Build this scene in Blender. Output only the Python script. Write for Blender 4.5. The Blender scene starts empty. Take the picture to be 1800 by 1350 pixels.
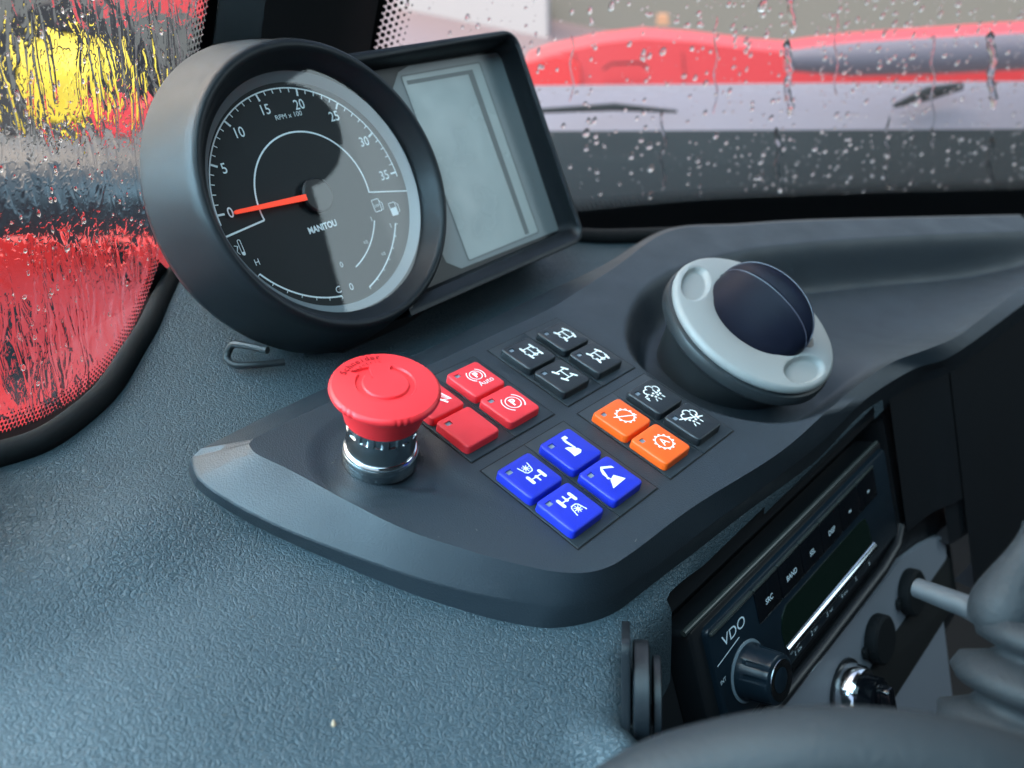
import bpy, bmesh, math, random
from mathutils import Vector, Matrix
from mathutils.noise import noise as pnoise
random.seed(7)
sc = bpy.context.scene
COL = sc.collection
# ------------------------------------------------------------------ camera (mm coordinates, metres in Blender)
CF = 1443.0
CP = Vector((137.7, -176.4, 210.5))
RX = Vector((0.7151862899526142, 0.6808744180968445, 0.1578562556400179))
RY = Vector((0.5099074969906241, -0.35381587428527306, -0.7840973610557211))
RZ = Vector((-0.4780197853396445, 0.6412677708126868, -0.6002272327531069))
cam = bpy.data.cameras.new('camera'); camo = bpy.data.objects.new('camera', cam); COL.objects.link(camo)
camo.matrix_world = Matrix(((RX.x, -RY.x, -RZ.x, CP.x*.001), (RX.y, -RY.y, -RZ.y, CP.y*.001), (RX.z, -RY.z, -RZ.z, CP.z*.001), (0, 0, 0, 1)))
cam.sensor_width = 36; cam.lens = 36*CF/1800
cam.clip_start = .01; cam.clip_end = 300
cam.dof.use_dof = True; cam.dof.focus_distance = .318
cam.dof.aperture_fstop = (cam.lens/1000)/0.0032      # a 3 mm wide opening
sc.camera = camo
# ------------------------------------------------------------------ world, sun, window lights, overhead fill, exposure
w = bpy.data.worlds.new('World'); sc.world = w; w.use_nodes = True
nt = w.node_tree; nt.nodes.clear()
sky = nt.nodes.new('ShaderNodeTexSky'); sky.sky_type = 'NISHITA'; sky.sun_disc = False
sky.sun_elevation = math.radians(42); sky.sun_rotation = math.radians(250); sky.dust_density = 4; sky.air_density = 1.2
bg = nt.nodes.new('ShaderNodeBackground'); bg.inputs[1].default_value = .14
ow = nt.nodes.new('ShaderNodeOutputWorld')
nt.links.new(sky.outputs[0], bg.inputs[0]); nt.links.new(bg.outputs[0], ow.inputs[0])
def lookrot(loc, tgt): return (Vector(tgt)-Vector(loc)).to_track_quat('-Z', 'Y').to_euler()
sl = bpy.data.lights.new('sun', 'SUN'); sl.energy = 1.0; sl.angle = math.radians(25); sl.color = (1, .97, .93)
so = bpy.data.objects.new('sun', sl); COL.objects.link(so); so.rotation_euler = lookrot((-.15, -.45, 1.6), (0, 0, 0))
def area(name, loc, tgt, sx, sy, power, color=(.80, .92, 1)):
    l = bpy.data.lights.new(name, 'AREA'); l.shape = 'RECTANGLE'; l.size = sx; l.size_y = sy; l.energy = power; l.color = color
    o = bpy.data.objects.new(name, l); COL.objects.link(o); o.location = loc; o.rotation_euler = lookrot(loc, tgt); return o
area('left_window_light', (-.50, -.85, .42), (0, 0, 0), .9, .7, 16, (.42, .78, 1))
area('overhead_fill_light', (.02, -.30, .90), (0, .0, 0), .6, .8, 4.2, (.50, .83, 1))  # added overhead fill brightening dash and panel; no window is modelled there
# rear quarter window: placed where the gauge lens and screen mirror it
_N = Vector((.784, .039, .6196)).normalized(); _O = Vector((-137.6, 26.0, 46.1))+_N*6
def _mir(px, py, T):
    d = (RX*((px-900)/CF)+RY*((py-675)/CF)+RZ); P = CP+d*((_O-CP).dot(_N)/d.dot(_N)); d = d.normalized(); r = d-_N*2*d.dot(_N); return P+r*T
_A, _B, _C = _mir(478, 90, 1300), _mir(612, 590, 1300), _mir(1020, 330, 1400)
_e = (_B-_A); _L = _e.length; _e.normalize(); _w = _C-_A; _w = _w-_e*_w.dot(_e); _W = _w.length; _w.normalize()
_c = _A+_e*(_L*.5)+_w*(_W*.5); _n = _e.cross(_w)
if _n.dot(_O-_c) > 0: _z = -_n; 
else: _z = _n
rl_ = bpy.data.lights.new('rear_window_light', 'AREA'); rl_.shape = 'RECTANGLE'; rl_.size = _L*.0013; rl_.size_y = _W*.001; rl_.color = (.74, .92, 1)
rl_.energy = 1.9*math.pi*rl_.size*rl_.size_y
_y = _z.cross(_e)
rlo = bpy.data.objects.new('rear_window_light', rl_); COL.objects.link(rlo)
rlo.matrix_world = Matrix(((_e.x, _y.x, _z.x, _c.x*.001), (_e.y, _y.y, _z.y, _c.y*.001), (_e.z, _y.z, _z.z, _c.z*.001), (0, 0, 0, 1)))
print('REAR LIGHT', rl_.size, rl_.size_y, _c, _z)
sc.view_settings.view_transform = 'Standard'; sc.view_settings.look = 'None'; sc.view_settings.gamma = 1
sc.view_settings.use_curve_mapping = False; sc.view_settings.exposure = 1.3
sc.render.engine = 'CYCLES'
sc.cycles.use_denoising = True; sc.cycles.max_bounces = 10; sc.cycles.transmission_bounces = 8; sc.cycles.transparent_max_bounces = 12
sc.cycles.sample_clamp_indirect = 4; sc.cycles.caustics_reflective = False

# ------------------------------------------------------------------ geometry helpers
def ray(px, py): return RX*((px-900)/CF)+RY*((py-675)/CF)+RZ
def at(px, py, D): return CP+ray(px, py)*D                       # D in mm along the view axis
def hz(px, py, z=0.0):
    d = ray(px, py); return CP+d*((z-CP.z)/d.z)
def hp(px, py, O, n):
    d = ray(px, py); return CP+d*((O-CP).dot(n)/d.dot(n))
class Frame:
    def __init__(s, O, r, n):
        s.O = Vector(O); s.r = Vector(r).normalized(); n = Vector(n); n = n-s.r*n.dot(s.r); s.n = n.normalized(); s.u = s.n.cross(s.r)
    def __call__(s, x, y, h=0.0): return s.O+s.r*x+s.u*y+s.n*h
    def sub(s, x, y, h=0.0, ang=0.0):
        c, d = math.cos(ang), math.sin(ang); return Frame(s(x, y, h), s.r*c+s.u*d, s.n)
WF = Frame((0, 0, 0), (1, 0, 0), (0, 0, 1))
BASE = {}
def link(o, parent=None, base=Vector((0, 0, 0))):
    COL.objects.link(o)
    pb = Vector((0, 0, 0))
    if parent is not None:
        o.parent = parent; pb = BASE[parent.name]
    o.location = (base-pb)*.001; BASE[o.name] = base
    return o
def tag(o, label=None, cat=None, group=None, kind=None):
    if label: o['label'] = label
    if cat: o['category'] = cat
    if group: o['group'] = group
    if kind: o['kind'] = kind
    return o
def thing(name, base, label, cat, group=None):
    o = bpy.data.objects.new(name, None); o.empty_display_size = .01
    link(o, None, Vector(base)); return tag(o, label, cat, group)
class MB:
    def __init__(s): s.v = []; s.f = []
    def add(s, vs, fs):
        k = len(s.v); s.v += [Vector(a) for a in vs]; s.f += [tuple(i+k for i in f) for f in fs]; return s
    def loft(s, loops, cap0=False, cap1=False, closed=True):
        n = len(loops[0]); vs = [p for l in loops for p in l]; fs = []
        for i in range(len(loops)-1):
            for j in range(n if closed else n-1):
                a = i*n+j; b = i*n+(j+1) % n; fs.append((a, b, b+n, a+n))
        if cap0: fs.append(tuple(reversed(range(n))))
        if cap1: fs.append(tuple(range((len(loops)-1)*n, len(loops)*n)))
        return s.add(vs, fs)
    def revolve(s, F, prof, n=96, cx=0.0, cy=0.0, cap0=False, cap1=False):
        """prof = [(radius, height), ...] around frame normal"""
        return s.loft([[F(cx+r*math.cos(2*math.pi*k/n), cy+r*math.sin(2*math.pi*k/n), h) for k in range(n)] for r, h in prof], cap0, cap1)
    def box(s, F, x0, x1, y0, y1, z0, z1):
        return s.loft([[F(x0, y0, z), F(x1, y0, z), F(x1, y1, z), F(x0, y1, z)] for z in (z0, z1)], True, True)
    def rbox(s, F, x0, x1, y0, y1, z0, z1, r=1.0, b=.3, n=8):
        """rounded-corner box with a small bevel on top"""
        L = []
        for z, ins in ((z0, 0), (z1-b, 0), (z1-b*.3, b*.3), (z1, b)):
            L.append([F(x, y, z) for x, y in rrect(x0+ins, x1-ins, y0+ins, y1-ins, max(r-ins, .05), n)])
        return s.loft(L, True, True)
    def tube(s, pts, r, n=12, cap=True, up=Vector((0, 0, 1))):
        L = []
        m = len(pts)
        for i, p in enumerate(pts):
            t = (Vector(pts[min(i+1, m-1)])-Vector(pts[max(i-1, 0)])).normalized()
            a = t.cross(up); a = a.normalized() if a.length > 1e-6 else Vector((1, 0, 0)); b = t.cross(a)
            rr = r[i] if isinstance(r, (list, tuple)) else r
            L.append([Vector(p)+a*rr*math.cos(2*math.pi*k/n)+b*rr*math.sin(2*math.pi*k/n) for k in range(n)])
        return s.loft(L, cap, cap)
    def poly(s, F, pts, h): return s.add([F(x, y, h) for x, y in pts], [tuple(range(len(pts)))])
    def stroke(s, F, pts, wd, h, closed=False, rnd=False):
        """flat 2-D line of width wd"""
        m = len(pts); L = []
        for i in range(m):
            if closed: a, b = Vector(pts[i-1]), Vector(pts[(i+1) % m])
            else: a, b = Vector(pts[max(i-1, 0)]), Vector(pts[min(i+1, m-1)])
            d = (b-a); d = d.normalized() if d.length > 0 else Vector((1, 0)); nn = Vector((-d.y, d.x))
            k = 1.0
            if 0 < i < m-1 or closed:
                e = (Vector(pts[i])-Vector(pts[i-1])); e = e.normalized() if e.length > 0 else d
                k = 1/max(.5, abs(e.dot(d)))
            p = Vector(pts[i]); L.append((p+nn*wd/2*k, p-nn*wd/2*k))
        vs = [F(q.x, q.y, h) for pr in L for q in pr]; fs = []
        for i in range(m if closed else m-1):
            a = 2*i; b = 2*((i+1) % m); fs.append((a, a+1, b+1, b))
        s.add(vs, fs)
        if rnd:
            for p in (pts[0], pts[-1]): s.disc(F, p[0], p[1], wd/2, h, 10)
        return s
    def disc(s, F, cx, cy, r, h, n=16, sy=1.0, ang=0.0):
        c, d = math.cos(ang), math.sin(ang)
        return s.poly(F, [(cx+r*math.cos(t)*c-r*sy*math.sin(t)*d, cy+r*math.cos(t)*d+r*sy*math.sin(t)*c) for t in (2*math.pi*k/n for k in range(n))], h)
    def arc(s, F, cx, cy, r, a0, a1, wd, h, n=40):
        return s.stroke(F, [(cx+r*math.cos(math.radians(a0+(a1-a0)*k/n)), cy+r*math.sin(math.radians(a0+(a1-a0)*k/n))) for k in range(n+1)], wd, h)
    def text(s, F, txt, size, x, y, h, align='CENTER', wide=1.0, bold=0.0, ang=0.0):
        cu = bpy.data.curves.new('t', 'FONT'); cu.body = txt; cu.size = size; cu.align_x = align; cu.align_y = 'CENTER'; cu.offset = bold; cu.resolution_u = 3
        o = bpy.data.objects.new('t', cu); COL.objects.link(o)
        bpy.context.view_layer.update()
        me = bpy.data.meshes.new_from_object(o.evaluated_get(bpy.context.evaluated_depsgraph_get()))
        c, d = math.cos(ang), math.sin(ang)
        s.add([F(x+v.co.x*wide*c-v.co.y*d, y+v.co.x*wide*d+v.co.y*c, h) for v in me.vertices], [tuple(p.vertices) for p in me.polygons])
        bpy.data.objects.remove(o); bpy.data.curves.remove(cu); bpy.data.meshes.remove(me)
        return s
    def build(s, name, mat, parent=None, smooth=True, angle=35, label=None, cat=None, group=None, kind=None, base=None, recalc=True):
        if base is None: base = BASE[parent.name] if parent is not None else Vector((0, 0, 0))
        base = Vector(base)
        me = bpy.data.meshes.new(name)
        me.from_pydata([tuple((v-base)*.001) for v in s.v], [], s.f)
        bm = bmesh.new(); bm.from_mesh(me)
        if recalc: bmesh.ops.recalc_face_normals(bm, faces=bm.faces)
        for f in bm.faces: f.smooth = smooth
        if smooth:
            ca = math.radians(angle)
            for e in bm.edges:
                if len(e.link_faces) == 2 and e.calc_face_angle(0) > ca: e.smooth = False
        bm.to_mesh(me); bm.free()
        me.materials.append(mat)
        o = bpy.data.objects.new(name, me); link(o, parent, base)
        return tag(o, label, cat, group, kind)
def rrect(x0, x1, y0, y1, r, n=8):
    out = []
    for cx, cy, a in ((x1-r, y1-r, 0), (x0+r, y1-r, 90), (x0+r, y0+r, 180), (x1-r, y0+r, 270)):
        for k in range(n+1):
            t = math.radians(a+90*k/n); out.append((cx+r*math.cos(t), cy+r*math.sin(t)))
    return out
def cr(pts, n, closed=False):
    """catmull-rom through pts, n samples"""
    pts = [Vector(p) for p in pts]; m = len(pts); segs = m if closed else m-1; out = []
    cnt = n if closed else n-1
    for k in range(n):
        t = k*segs/cnt; i = min(int(t), segs-1); t -= i
        if closed: p0, p1, p2, p3 = pts[(i-1) % m], pts[i], pts[(i+1) % m], pts[(i+2) % m]
        else: p0, p1, p2, p3 = pts[max(i-1, 0)], pts[i], pts[i+1], pts[min(i+2, m-1)]
        out.append(.5*((2*p1)+(p2-p0)*t+(2*p0-5*p1+4*p2-p3)*t*t+(3*p1-p0-3*p2+p3)*t**3))
    return out
def sm(a, b, x):
    t = min(1, max(0, (x-a)/(b-a))); return t*t*(3-2*t)
def sd_poly(x, y, P):
    """signed distance to polygon, positive inside"""
    d = 1e18; ins = False; m = len(P); j = m-1
    for i in range(m):
        ax, ay = P[j]; bx, by = P[i]
        ex, ey = bx-ax, by-ay; wx, wy = x-ax, y-ay
        t = min(1, max(0, (wx*ex+wy*ey)/(ex*ex+ey*ey+1e-12)))
        d = min(d, (wx-ex*t)**2+(wy-ey*t)**2)
        if (ay > y) != (by > y) and x < ex*(y-ay)/(by-ay)+ax: ins = not ins
        j = i
    return math.sqrt(d) if ins else -math.sqrt(d)

# ------------------------------------------------------------------ materials
def mat(name, col, rough=.5, metal=0.0, spec=.5, emit=None, coat=0.0, bump=None, vary=0.0, trans=0.0, ior=1.45):
    m = bpy.data.materials.new(name); m.use_nodes = True; t = m.node_tree; b = t.nodes['Principled BSDF']
    b.inputs['Base Color'].default_value = (*col, 1); b.inputs['Roughness'].default_value = rough; b.inputs['Metallic'].default_value = metal
    b.inputs['Specular IOR Level'].default_value = spec; b.inputs['Coat Weight'].default_value = coat; b.inputs['IOR'].default_value = ior
    b.inputs['Transmission Weight'].default_value = trans
    if emit: b.inputs['Emission Color'].default_value = (*emit[0], 1); b.inputs['Emission Strength'].default_value = emit[1]
    tc = t.nodes.new('ShaderNodeTexCoord')
    if bump:
        prev = None
        for sc_, st, det in bump:
            nz = t.nodes.new('ShaderNodeTexNoise'); nz.inputs['Scale'].default_value = sc_; nz.inputs['Detail'].default_value = det
            t.links.new(tc.outputs['Object'], nz.inputs['Vector'])
            bp = t.nodes.new('ShaderNodeBump'); bp.inputs['Distance'].default_value = .001; bp.inputs['Strength'].default_value = st
            t.links.new(nz.outputs['Fac'], bp.inputs['Height'])
            if prev: t.links.new(prev.outputs[0], bp.inputs['Normal'])
            prev = bp
        t.links.new(prev.outputs[0], b.inputs['Normal'])
    if vary:
        nz = t.nodes.new('ShaderNodeTexNoise'); nz.inputs['Scale'].default_value = 45; nz.inputs['Detail'].default_value = 5
        t.links.new(tc.outputs['Object'], nz.inputs['Vector'])
        mr = t.nodes.new('ShaderNodeMapRange'); mr.inputs[1].default_value = .3; mr.inputs[2].default_value = .7
        mr.inputs[3].default_value = max(0, rough-vary); mr.inputs[4].default_value = min(1, rough+vary)
        t.links.new(nz.outputs['Fac'], mr.inputs[0]); t.links.new(mr.outputs[0], b.inputs['Roughness'])
    return m
def grain_mat(name, col, rough):
    m = mat(name, col, rough); t = m.node_tree; b = t.nodes['Principled BSDF']
    tc = t.nodes.new('ShaderNodeTexCoord')
    def N(kind, **k):
        n_ = t.nodes.new(kind)
        for a, v in k.items(): setattr(n_, a, v)
        return n_
    hs = []
    for sc_, th, dist in ((360, .055, .8), (520, .05, .5)):
        nz = N('ShaderNodeTexNoise'); nz.inputs['Scale'].default_value = sc_; nz.inputs['Detail'].default_value = .6; nz.inputs['Distortion'].default_value = dist
        t.links.new(tc.outputs['Object'], nz.inputs['Vector'])
        sb = N('ShaderNodeMath', operation='SUBTRACT'); sb.inputs[1].default_value = .5; t.links.new(nz.outputs['Fac'], sb.inputs[0])
        ab = N('ShaderNodeMath', operation='ABSOLUTE'); t.links.new(sb.outputs[0], ab.inputs[0])
        mr = N('ShaderNodeMapRange', interpolation_type='SMOOTHSTEP'); mr.inputs[1].default_value = .0; mr.inputs[2].default_value = th
        t.links.new(ab.outputs[0], mr.inputs[0]); hs.append(mr)
    vo = N('ShaderNodeTexVoronoi', feature='DISTANCE_TO_EDGE'); vo.inputs['Scale'].default_value = 520; t.links.new(tc.outputs['Object'], vo.inputs['Vector'])
    mr = N('ShaderNodeMapRange', interpolation_type='SMOOTHSTEP'); mr.inputs[1].default_value = .0; mr.inputs[2].default_value = .16; t.links.new(vo.outputs['Distance'], mr.inputs[0]); hs.append(mr)
    a1 = N('ShaderNodeMath', operation='ADD'); t.links.new(hs[0].outputs[0], a1.inputs[0]); t.links.new(hs[1].outputs[0], a1.inputs[1])
    a2 = N('ShaderNodeMath', operation='MULTIPLY_ADD'); t.links.new(hs[2].outputs[0], a2.inputs[0]); a2.inputs[1].default_value = .6; t.links.new(a1.outputs[0], a2.inputs[2])
    nb = N('ShaderNodeTexNoise'); nb.inputs['Scale'].default_value = 14; nb.inputs['Detail'].default_value = 2; t.links.new(tc.outputs['Object'], nb.inputs['Vector'])
    mv = N('ShaderNodeMapRange'); mv.inputs[1].default_value = .3; mv.inputs[2].default_value = .7; mv.inputs[3].default_value = .6; mv.inputs[4].default_value = 1.0; t.links.new(nb.outputs['Fac'], mv.inputs[0])
    bp = N('ShaderNodeBump'); bp.inputs['Distance'].default_value = .00032; t.links.new(mv.outputs[0], bp.inputs['Strength'])
    t.links.new(a2.outputs[0], bp.inputs['Height']); t.links.new(bp.outputs[0], b.inputs['Normal'])
    return m
M = {}
M['grain'] = grain_mat('grained_dashboard_plastic', (.037, .060, .074), .50)
M['pod'] = mat('fine_matt_plastic', (.019, .026, .033), .45, bump=[(1700, .22, 2)], vary=.07)
M['plate'] = mat('switch_plate_plastic', (.018, .025, .031), .44, bump=[(2600, .08, 2)])
M['black'] = mat('black_plastic', (.010, .011, .013), .38, bump=[(3000, .05, 2)])
M['soft'] = mat('satin_black_housing', (.006, .009, .012), .47, bump=[(2500, .05, 2)], vary=.04)
M['seam'] = mat('dark_gap', (.002, .002, .002), .8)
M['rubber'] = mat('black_rubber', (.005, .006, .007), .75, spec=.25)
M['red'] = mat('red_key_plastic', (.82, .034, .045), .42, bump=[(1900, .12, 2)], vary=.09)
M['ered'] = mat('red_emergency_plastic', (.84, .028, .034), .40, bump=[(1800, .05, 2)])
M['ereddark'] = mat('red_engraving_shade', (.26, .006, .009), .7, spec=.2)  # darker red paints in the shade of the engraved letters
M['orange'] = mat('orange_key_plastic', (.85, .105, .008), .42, bump=[(1900, .12, 2)], vary=.09)
M['blue'] = mat('blue_key_plastic', (.010, .024, .42), .42, bump=[(1900, .12, 2)], vary=.09)
M['bkey'] = mat('black_key_plastic', (.012, .015, .018), .40, bump=[(1900, .12, 2)], vary=.09)
M['print'] = mat('white_print', (.82, .86, .84), .6)
M['led'] = mat('led_window_plastic', (.20, .24, .28), .4)
M['chrome'] = mat('dark_chrome', (.32, .36, .38), .2, metal=1)
M['bright'] = mat('bright_chrome', (.75, .78, .8), .12, metal=1)
M['silver'] = mat('silver_painted_plastic', (.27, .275, .27), .38, bump=[(1500, .03, 2)], vary=.05)
M['darkring'] = mat('dark_grey_plastic', (.022, .026, .029), .45)
M['knob'] = mat('satin_black_knob', (.006, .007, .014), .40, spec=.12)
M['dial'] = mat('dial_face_black', (.010, .013, .015), .55)
M['dialprint'] = mat('dial_print', (.88, .94, .95), .6)
M['dialwall'] = mat('dial_chapter_ring', (.22, .25, .265), .35)
M['needle'] = mat('needle_orange_red', (.95, .07, .03), .4, emit=((1, .06, .02), .25))
M['lcdglass'] = mat('display_bezel_grey', (.20, .225, .23), .3)
M['lcd'] = mat('lcd_panel', (.36, .40, .39), .24, bump=[(60, .04, 3)], vary=.10)
M['lcdstrip'] = mat('lcd_side_strip', (.11, .125, .125), .3)
M['radio'] = mat('radio_fascia', (.008, .016, .024), .28, bump=[(2000, .03, 2)])
M['radiokey'] = mat('radio_gloss_keys', (.004, .005, .007), .12)
M['radioprint'] = mat('radio_print', (.75, .85, .9), .5)
M['radioglass'] = mat('radio_display', (.006, .014, .010), .08)
M['rail'] = mat('radio_trim_edge', (.04, .045, .042), .24)
M['greyplate'] = mat('grey_console_plate', (.21, .22, .25), .5, bump=[(1500, .04, 2)])
M['wheel'] = mat('steering_wheel_foam', (.011, .014, .017), .66, bump=[(700, .3, 3)])
def lens_mat(name, tint=(1, 1, 1), haze=0.0):
    m = bpy.data.materials.new(name); m.use_nodes = True; t = m.node_tree; t.nodes.clear()
    o = t.nodes.new('ShaderNodeOutputMaterial'); tr = t.nodes.new('ShaderNodeBsdfTransparent'); gl = t.nodes.new('ShaderNodeBsdfGlossy'); mx = t.nodes.new('ShaderNodeMixShader'); lwt = t.nodes.new('ShaderNodeLayerWeight'); lwt.inputs[0].default_value = .5; pw = t.nodes.new('ShaderNodeMath'); pw.operation = 'POWER'; pw.inputs[1].default_value = 5; fr = t.nodes.new('ShaderNodeMath'); fr.operation = 'MULTIPLY_ADD'; fr.inputs[1].default_value = .92; fr.inputs[2].default_value = .055; t.links.new(lwt.outputs['Facing'], pw.inputs[0]); t.links.new(pw.outputs[0], fr.inputs[0])
    tr.inputs[0].default_value = (*tint, 1); gl.inputs['Roughness'].default_value = 0
    t.links.new(fr.outputs[0], mx.inputs[0]); t.links.new(tr.outputs[0], mx.inputs[1]); t.links.new(gl.outputs[0], mx.inputs[2])
    last = mx
    if haze:
        df = t.nodes.new('ShaderNodeBsdfTranslucent'); df.inputs[0].default_value = (.85, .88, .92, 1); m2 = t.nodes.new('ShaderNodeMixShader')
        m2.inputs[0].default_value = haze; t.links.new(mx.outputs[0], m2.inputs[1]); t.links.new(df.outputs[0], m2.inputs[2]); last = m2
    t.links.new(last.outputs[0], o.inputs[0]); return m
M['lens'] = lens_mat('clear_gauge_lens')
M['pane'] = lens_mat('misted_windscreen_glass', haze=.025)
M['water'] = mat('water_drop', (1, 1, 1), 0, trans=1, ior=1.33)
M['frit'] = mat('black_ceramic_frit', (.004, .005, .006), .35)

# ================================================================== DASHBOARD (large structure first)
ROLL = [(140, 700), (130, 560), (98, 405), (88, 300), (80, 227), (77, 151), (76, 85), (75, 36), (76, 12), (81, -6), (92, -20), (108, -34), (135, -50), (200, -80), (320, -130)]
FRONTPOLY = ROLL+[(320, -420), (-400, -420), (-400, 700)]
SEAL_PX = [(-520, 990), (-300, 905), (-140, 852), (-60, 822), (0, 803), (70, 780), (130, 742), (190, 688), (235, 620), (262, 578), (290, 520), (330, 455)]
SEAL = [hz(x, y, -18).to_2d() for x, y in SEAL_PX]+[Vector((-238, 50)), Vector((-210, 120)), Vector((-160, 175)), Vector((-121, 215)), Vector((-96, 262)), Vector((-44, 370)), Vector((42, 540)), Vector((125, 700))]
SEALC = [p for p in cr(SEAL, 90)]
SEALPOLY = [tuple(p) for p in SEALC]+[(400, 700), (400, -500), (SEALC[0].x-60, -500)]
UNDER = [(66, 50), (66, 85), (68, 151), (72, 227), (82, 300), (95, 400), (125, 560), (150, 700), (140, 720), (110, 650), (50, 530), (-35, 365), (-85, 240), (-80, 170), (-70, 75), (-66, 50)]
def dash_z(x, y):
    z = -20+sm(-90, -200, x)*5
    z += 5.5*math.exp(-(((x+62)/26)**2+((y+100)/34)**2))                      # swell beside the tip of the pod
    z -= 4.0*math.exp(-(((x+38)/20)**2+((y+118)/45)**2))
    z += 3.0*math.exp(-(((x-10)/40)**2+((y+130)/40)**2))
    d = -sd_poly(x, y, FRONTPOLY)+10
    if d > 0:
        w_ = 16-7*sm(20, 60, y); q = min(d, w_)/w_; z -= 14*(1-math.sqrt(max(0, 1-q*q)))
        if d > w_: z -= (d-w_)*3.2
    if y > 50: z -= 75*sm(3, 14, sd_poly(x, y, UNDER))
    # moulded boss at the foot of the corner
    z += 9*math.exp(-(((x-101)/12)**2+((y+36)/8)**2))
    return max(z, -170)
def roll_x(y):
    for (xa, ya), (xb, yb) in zip(ROLL, ROLL[1:]):
        if yb <= y <= ya: return xb+(xa-xb)*(y-yb)/(ya-yb)
    return 140
mb = MB()
xs = [-290+i*3.2 for i in range(160)]; ys = [-330+j*3.4 for j in range(300)]
idx = {}
for i, x in enumerate(xs):
    for j, y in enumerate(ys):
        if sd_poly(x, y, SEALPOLY) > -3:
            if y > 30:
                xe = roll_x(y)-1.5
                if x > xe+3.2: continue
                x = min(x, xe)
            idx[(i, j)] = len(mb.v); mb.v.append(Vector((x, y, dash_z(x, y))))
for (i, j), a in idx.items():
    if (i+1, j) in idx and (i, j+1) in idx and (i+1, j+1) in idx and mb.v[a].z > -150 and not (ys[j] > 226 and xs[i] > 60 and mb.v[a].z < -19.5): mb.f.append((a, idx[(i+1, j)], idx[(i+1, j+1)], idx[(i, j+1)]))
mb.build('dashboard', M['grain'], angle=180, kind='structure', label='grained dark blue-grey dashboard moulding below the windows')
mb = MB(); mb.tube([Vector((p.x, p.y, -17)) for p in SEALC], 5.0, 14); mb.build('window_seal', M['rubber'], label='black rubber seal where dashboard meets the window glass', cat='seal')

# ================================================================== CONTROL POD
T_PX = [(437, 781), (453, 799), (515, 829), (690, 921), (815, 965), (930, 996), (1005, 1007), (1060, 1000), (1110, 972), (1220, 890), (1364, 800), (1440, 735), (1496, 675), (1570, 625), (1665, 592), (1800, 490)]
C_PX = [(336, 805), (360, 853), (489, 926), (700, 1006), (830, 1043), (930, 1061), (1000, 1066), (1075, 1046), (1135, 1008), (1275, 905), (1430, 790), (1500, 722), (1545, 686), (1610, 648), (1680, 622), (1800, 535)]
L_PX = [(329, 835), (352, 876), (470, 937), (672, 1027), (800, 1073), (900, 1100), (978, 1108), (1069, 1087), (1140, 1035), (1290, 915), (1438, 800), (1510, 730), (1555, 697), (1620, 658), (1690, 632), (1800, 551)]
BT_PX = [(446, 771), (575, 709), (743, 646), (868, 589), (971, 540), (1075, 474), (1178, 406), (1300, 396), (1450, 388), (1800, 380)]
BC_PX = [(352, 789), (572, 682), (731, 622), (855, 564), (955, 515), (1058, 467), (1172, 403), (1300, 393), (1450, 385), (1800, 377)]
ext = lambda L, k=.45: L+[L[-1]+(L[-1]-L[-2])*k*2]
NF = 420
Tf = cr(ext([hz(x, y, 0) for x, y in T_PX]), NF); Cf = cr(ext([hz(x, y, -11) for x, y in C_PX]), NF); Lf = cr(ext([hz(x, y, -21) for x, y in L_PX]), NF)
Tb = cr(ext([hz(x, y, 0) for x, y in BT_PX], .25), NF); Cb = cr(ext([hz(x, y, -8) for x, y in BC_PX], .25), NF); Lb = [p+Vector((-2, 0, -14)) for p in Cb]
def respace(A):
    """resample a chain at even arc length"""
    L = [0]
    for a, b in zip(A, A[1:]): L.append(L[-1]+(b-a).length)
    out = []; j = 0
    for k in range(len(A)):
        s = L[-1]*k/(len(A)-1)
        while j < len(A)-2 and L[j+1] < s: j += 1
        t = (s-L[j])/max(1e-9, L[j+1]-L[j]); out.append(A[j].lerp(A[j+1], t))
    return out
K_PX = [(1103, 566), (1112, 622), (1160, 668), (1240, 716), (1340, 740), (1420, 734), (1485, 706), (1545, 660), (1640, 610), (1725, 582), (1800, 530)]
K2_PX = [(1800, 408), (1600, 416), (1400, 430), (1290, 445), (1190, 473), (1130, 512)]
KF = [hz(x, y, 0) for x, y in K_PX]; KF.append(KF[-1]+(KF[-1]-KF[-2])*6)
KB = [hz(x, y, 0) for x, y in K2_PX]; KB.insert(0, KB[0]+(KB[0]-KB[1])*4)
KPOLY = [tuple(p.to_2d()) for p in cr(KF+KB, 110, True)]
KFC = [tuple(p.to_2d()) for p in cr(KF, 40)]; KBC = [tuple(p.to_2d()) for p in cr(KB, 30)]
def chain_d(x, y, P):
    d = 1e18
    for (ax, ay), (bx, by) in zip(P, P[1:]):
        ex, ey = bx-ax, by-ay; wx, wy = x-ax, y-ay
        t = min(1, max(0, (wx*ex+wy*ey)/(ex*ex+ey*ey+1e-12))); q = (wx-ex*t)**2+(wy-ey*t)**2
        if q < d: d = q
    return math.sqrt(d)
ES = Vector((-29.0, -24.3, 0))
def pod_z(x, y):
    z = 0.0
    if y > 60:
        d = sd_poly(x, y, KPOLY)
        if d > -4:
            D = 19+7*sm(185, 300, y)
            df = chain_d(x, y, KFC); db = chain_d(x, y, KBC)
            if d < 0: df = -df if df < db else df; db = -db if db < df else db
            far = sm(190, 250, y); q = min(1, max(0, (df+1.5)/64)); ff = 1-(1-q)**2
            z -= D*((1-far)*sm(-2.0, 15, d)+far*ff*sm(-2.5, 18, db))
    # dished area around the stop button running out to a point
    r = math.hypot(x-ES.x, y-ES.y); z -= 1.5*(1-sm(19, 27, r))
    t = (x-ES.x)*.92+(y-ES.y)*.38; s_ = -(x-ES.x)*.38+(y-ES.y)*.92
    if t > 0: z -= 2.3*(1-sm(0, 54, t))*(1-sm(8, 15, abs(s_)+t*.22))*sm(0, 12, t)
    return z
mb = MB(); NC = 150
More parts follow.
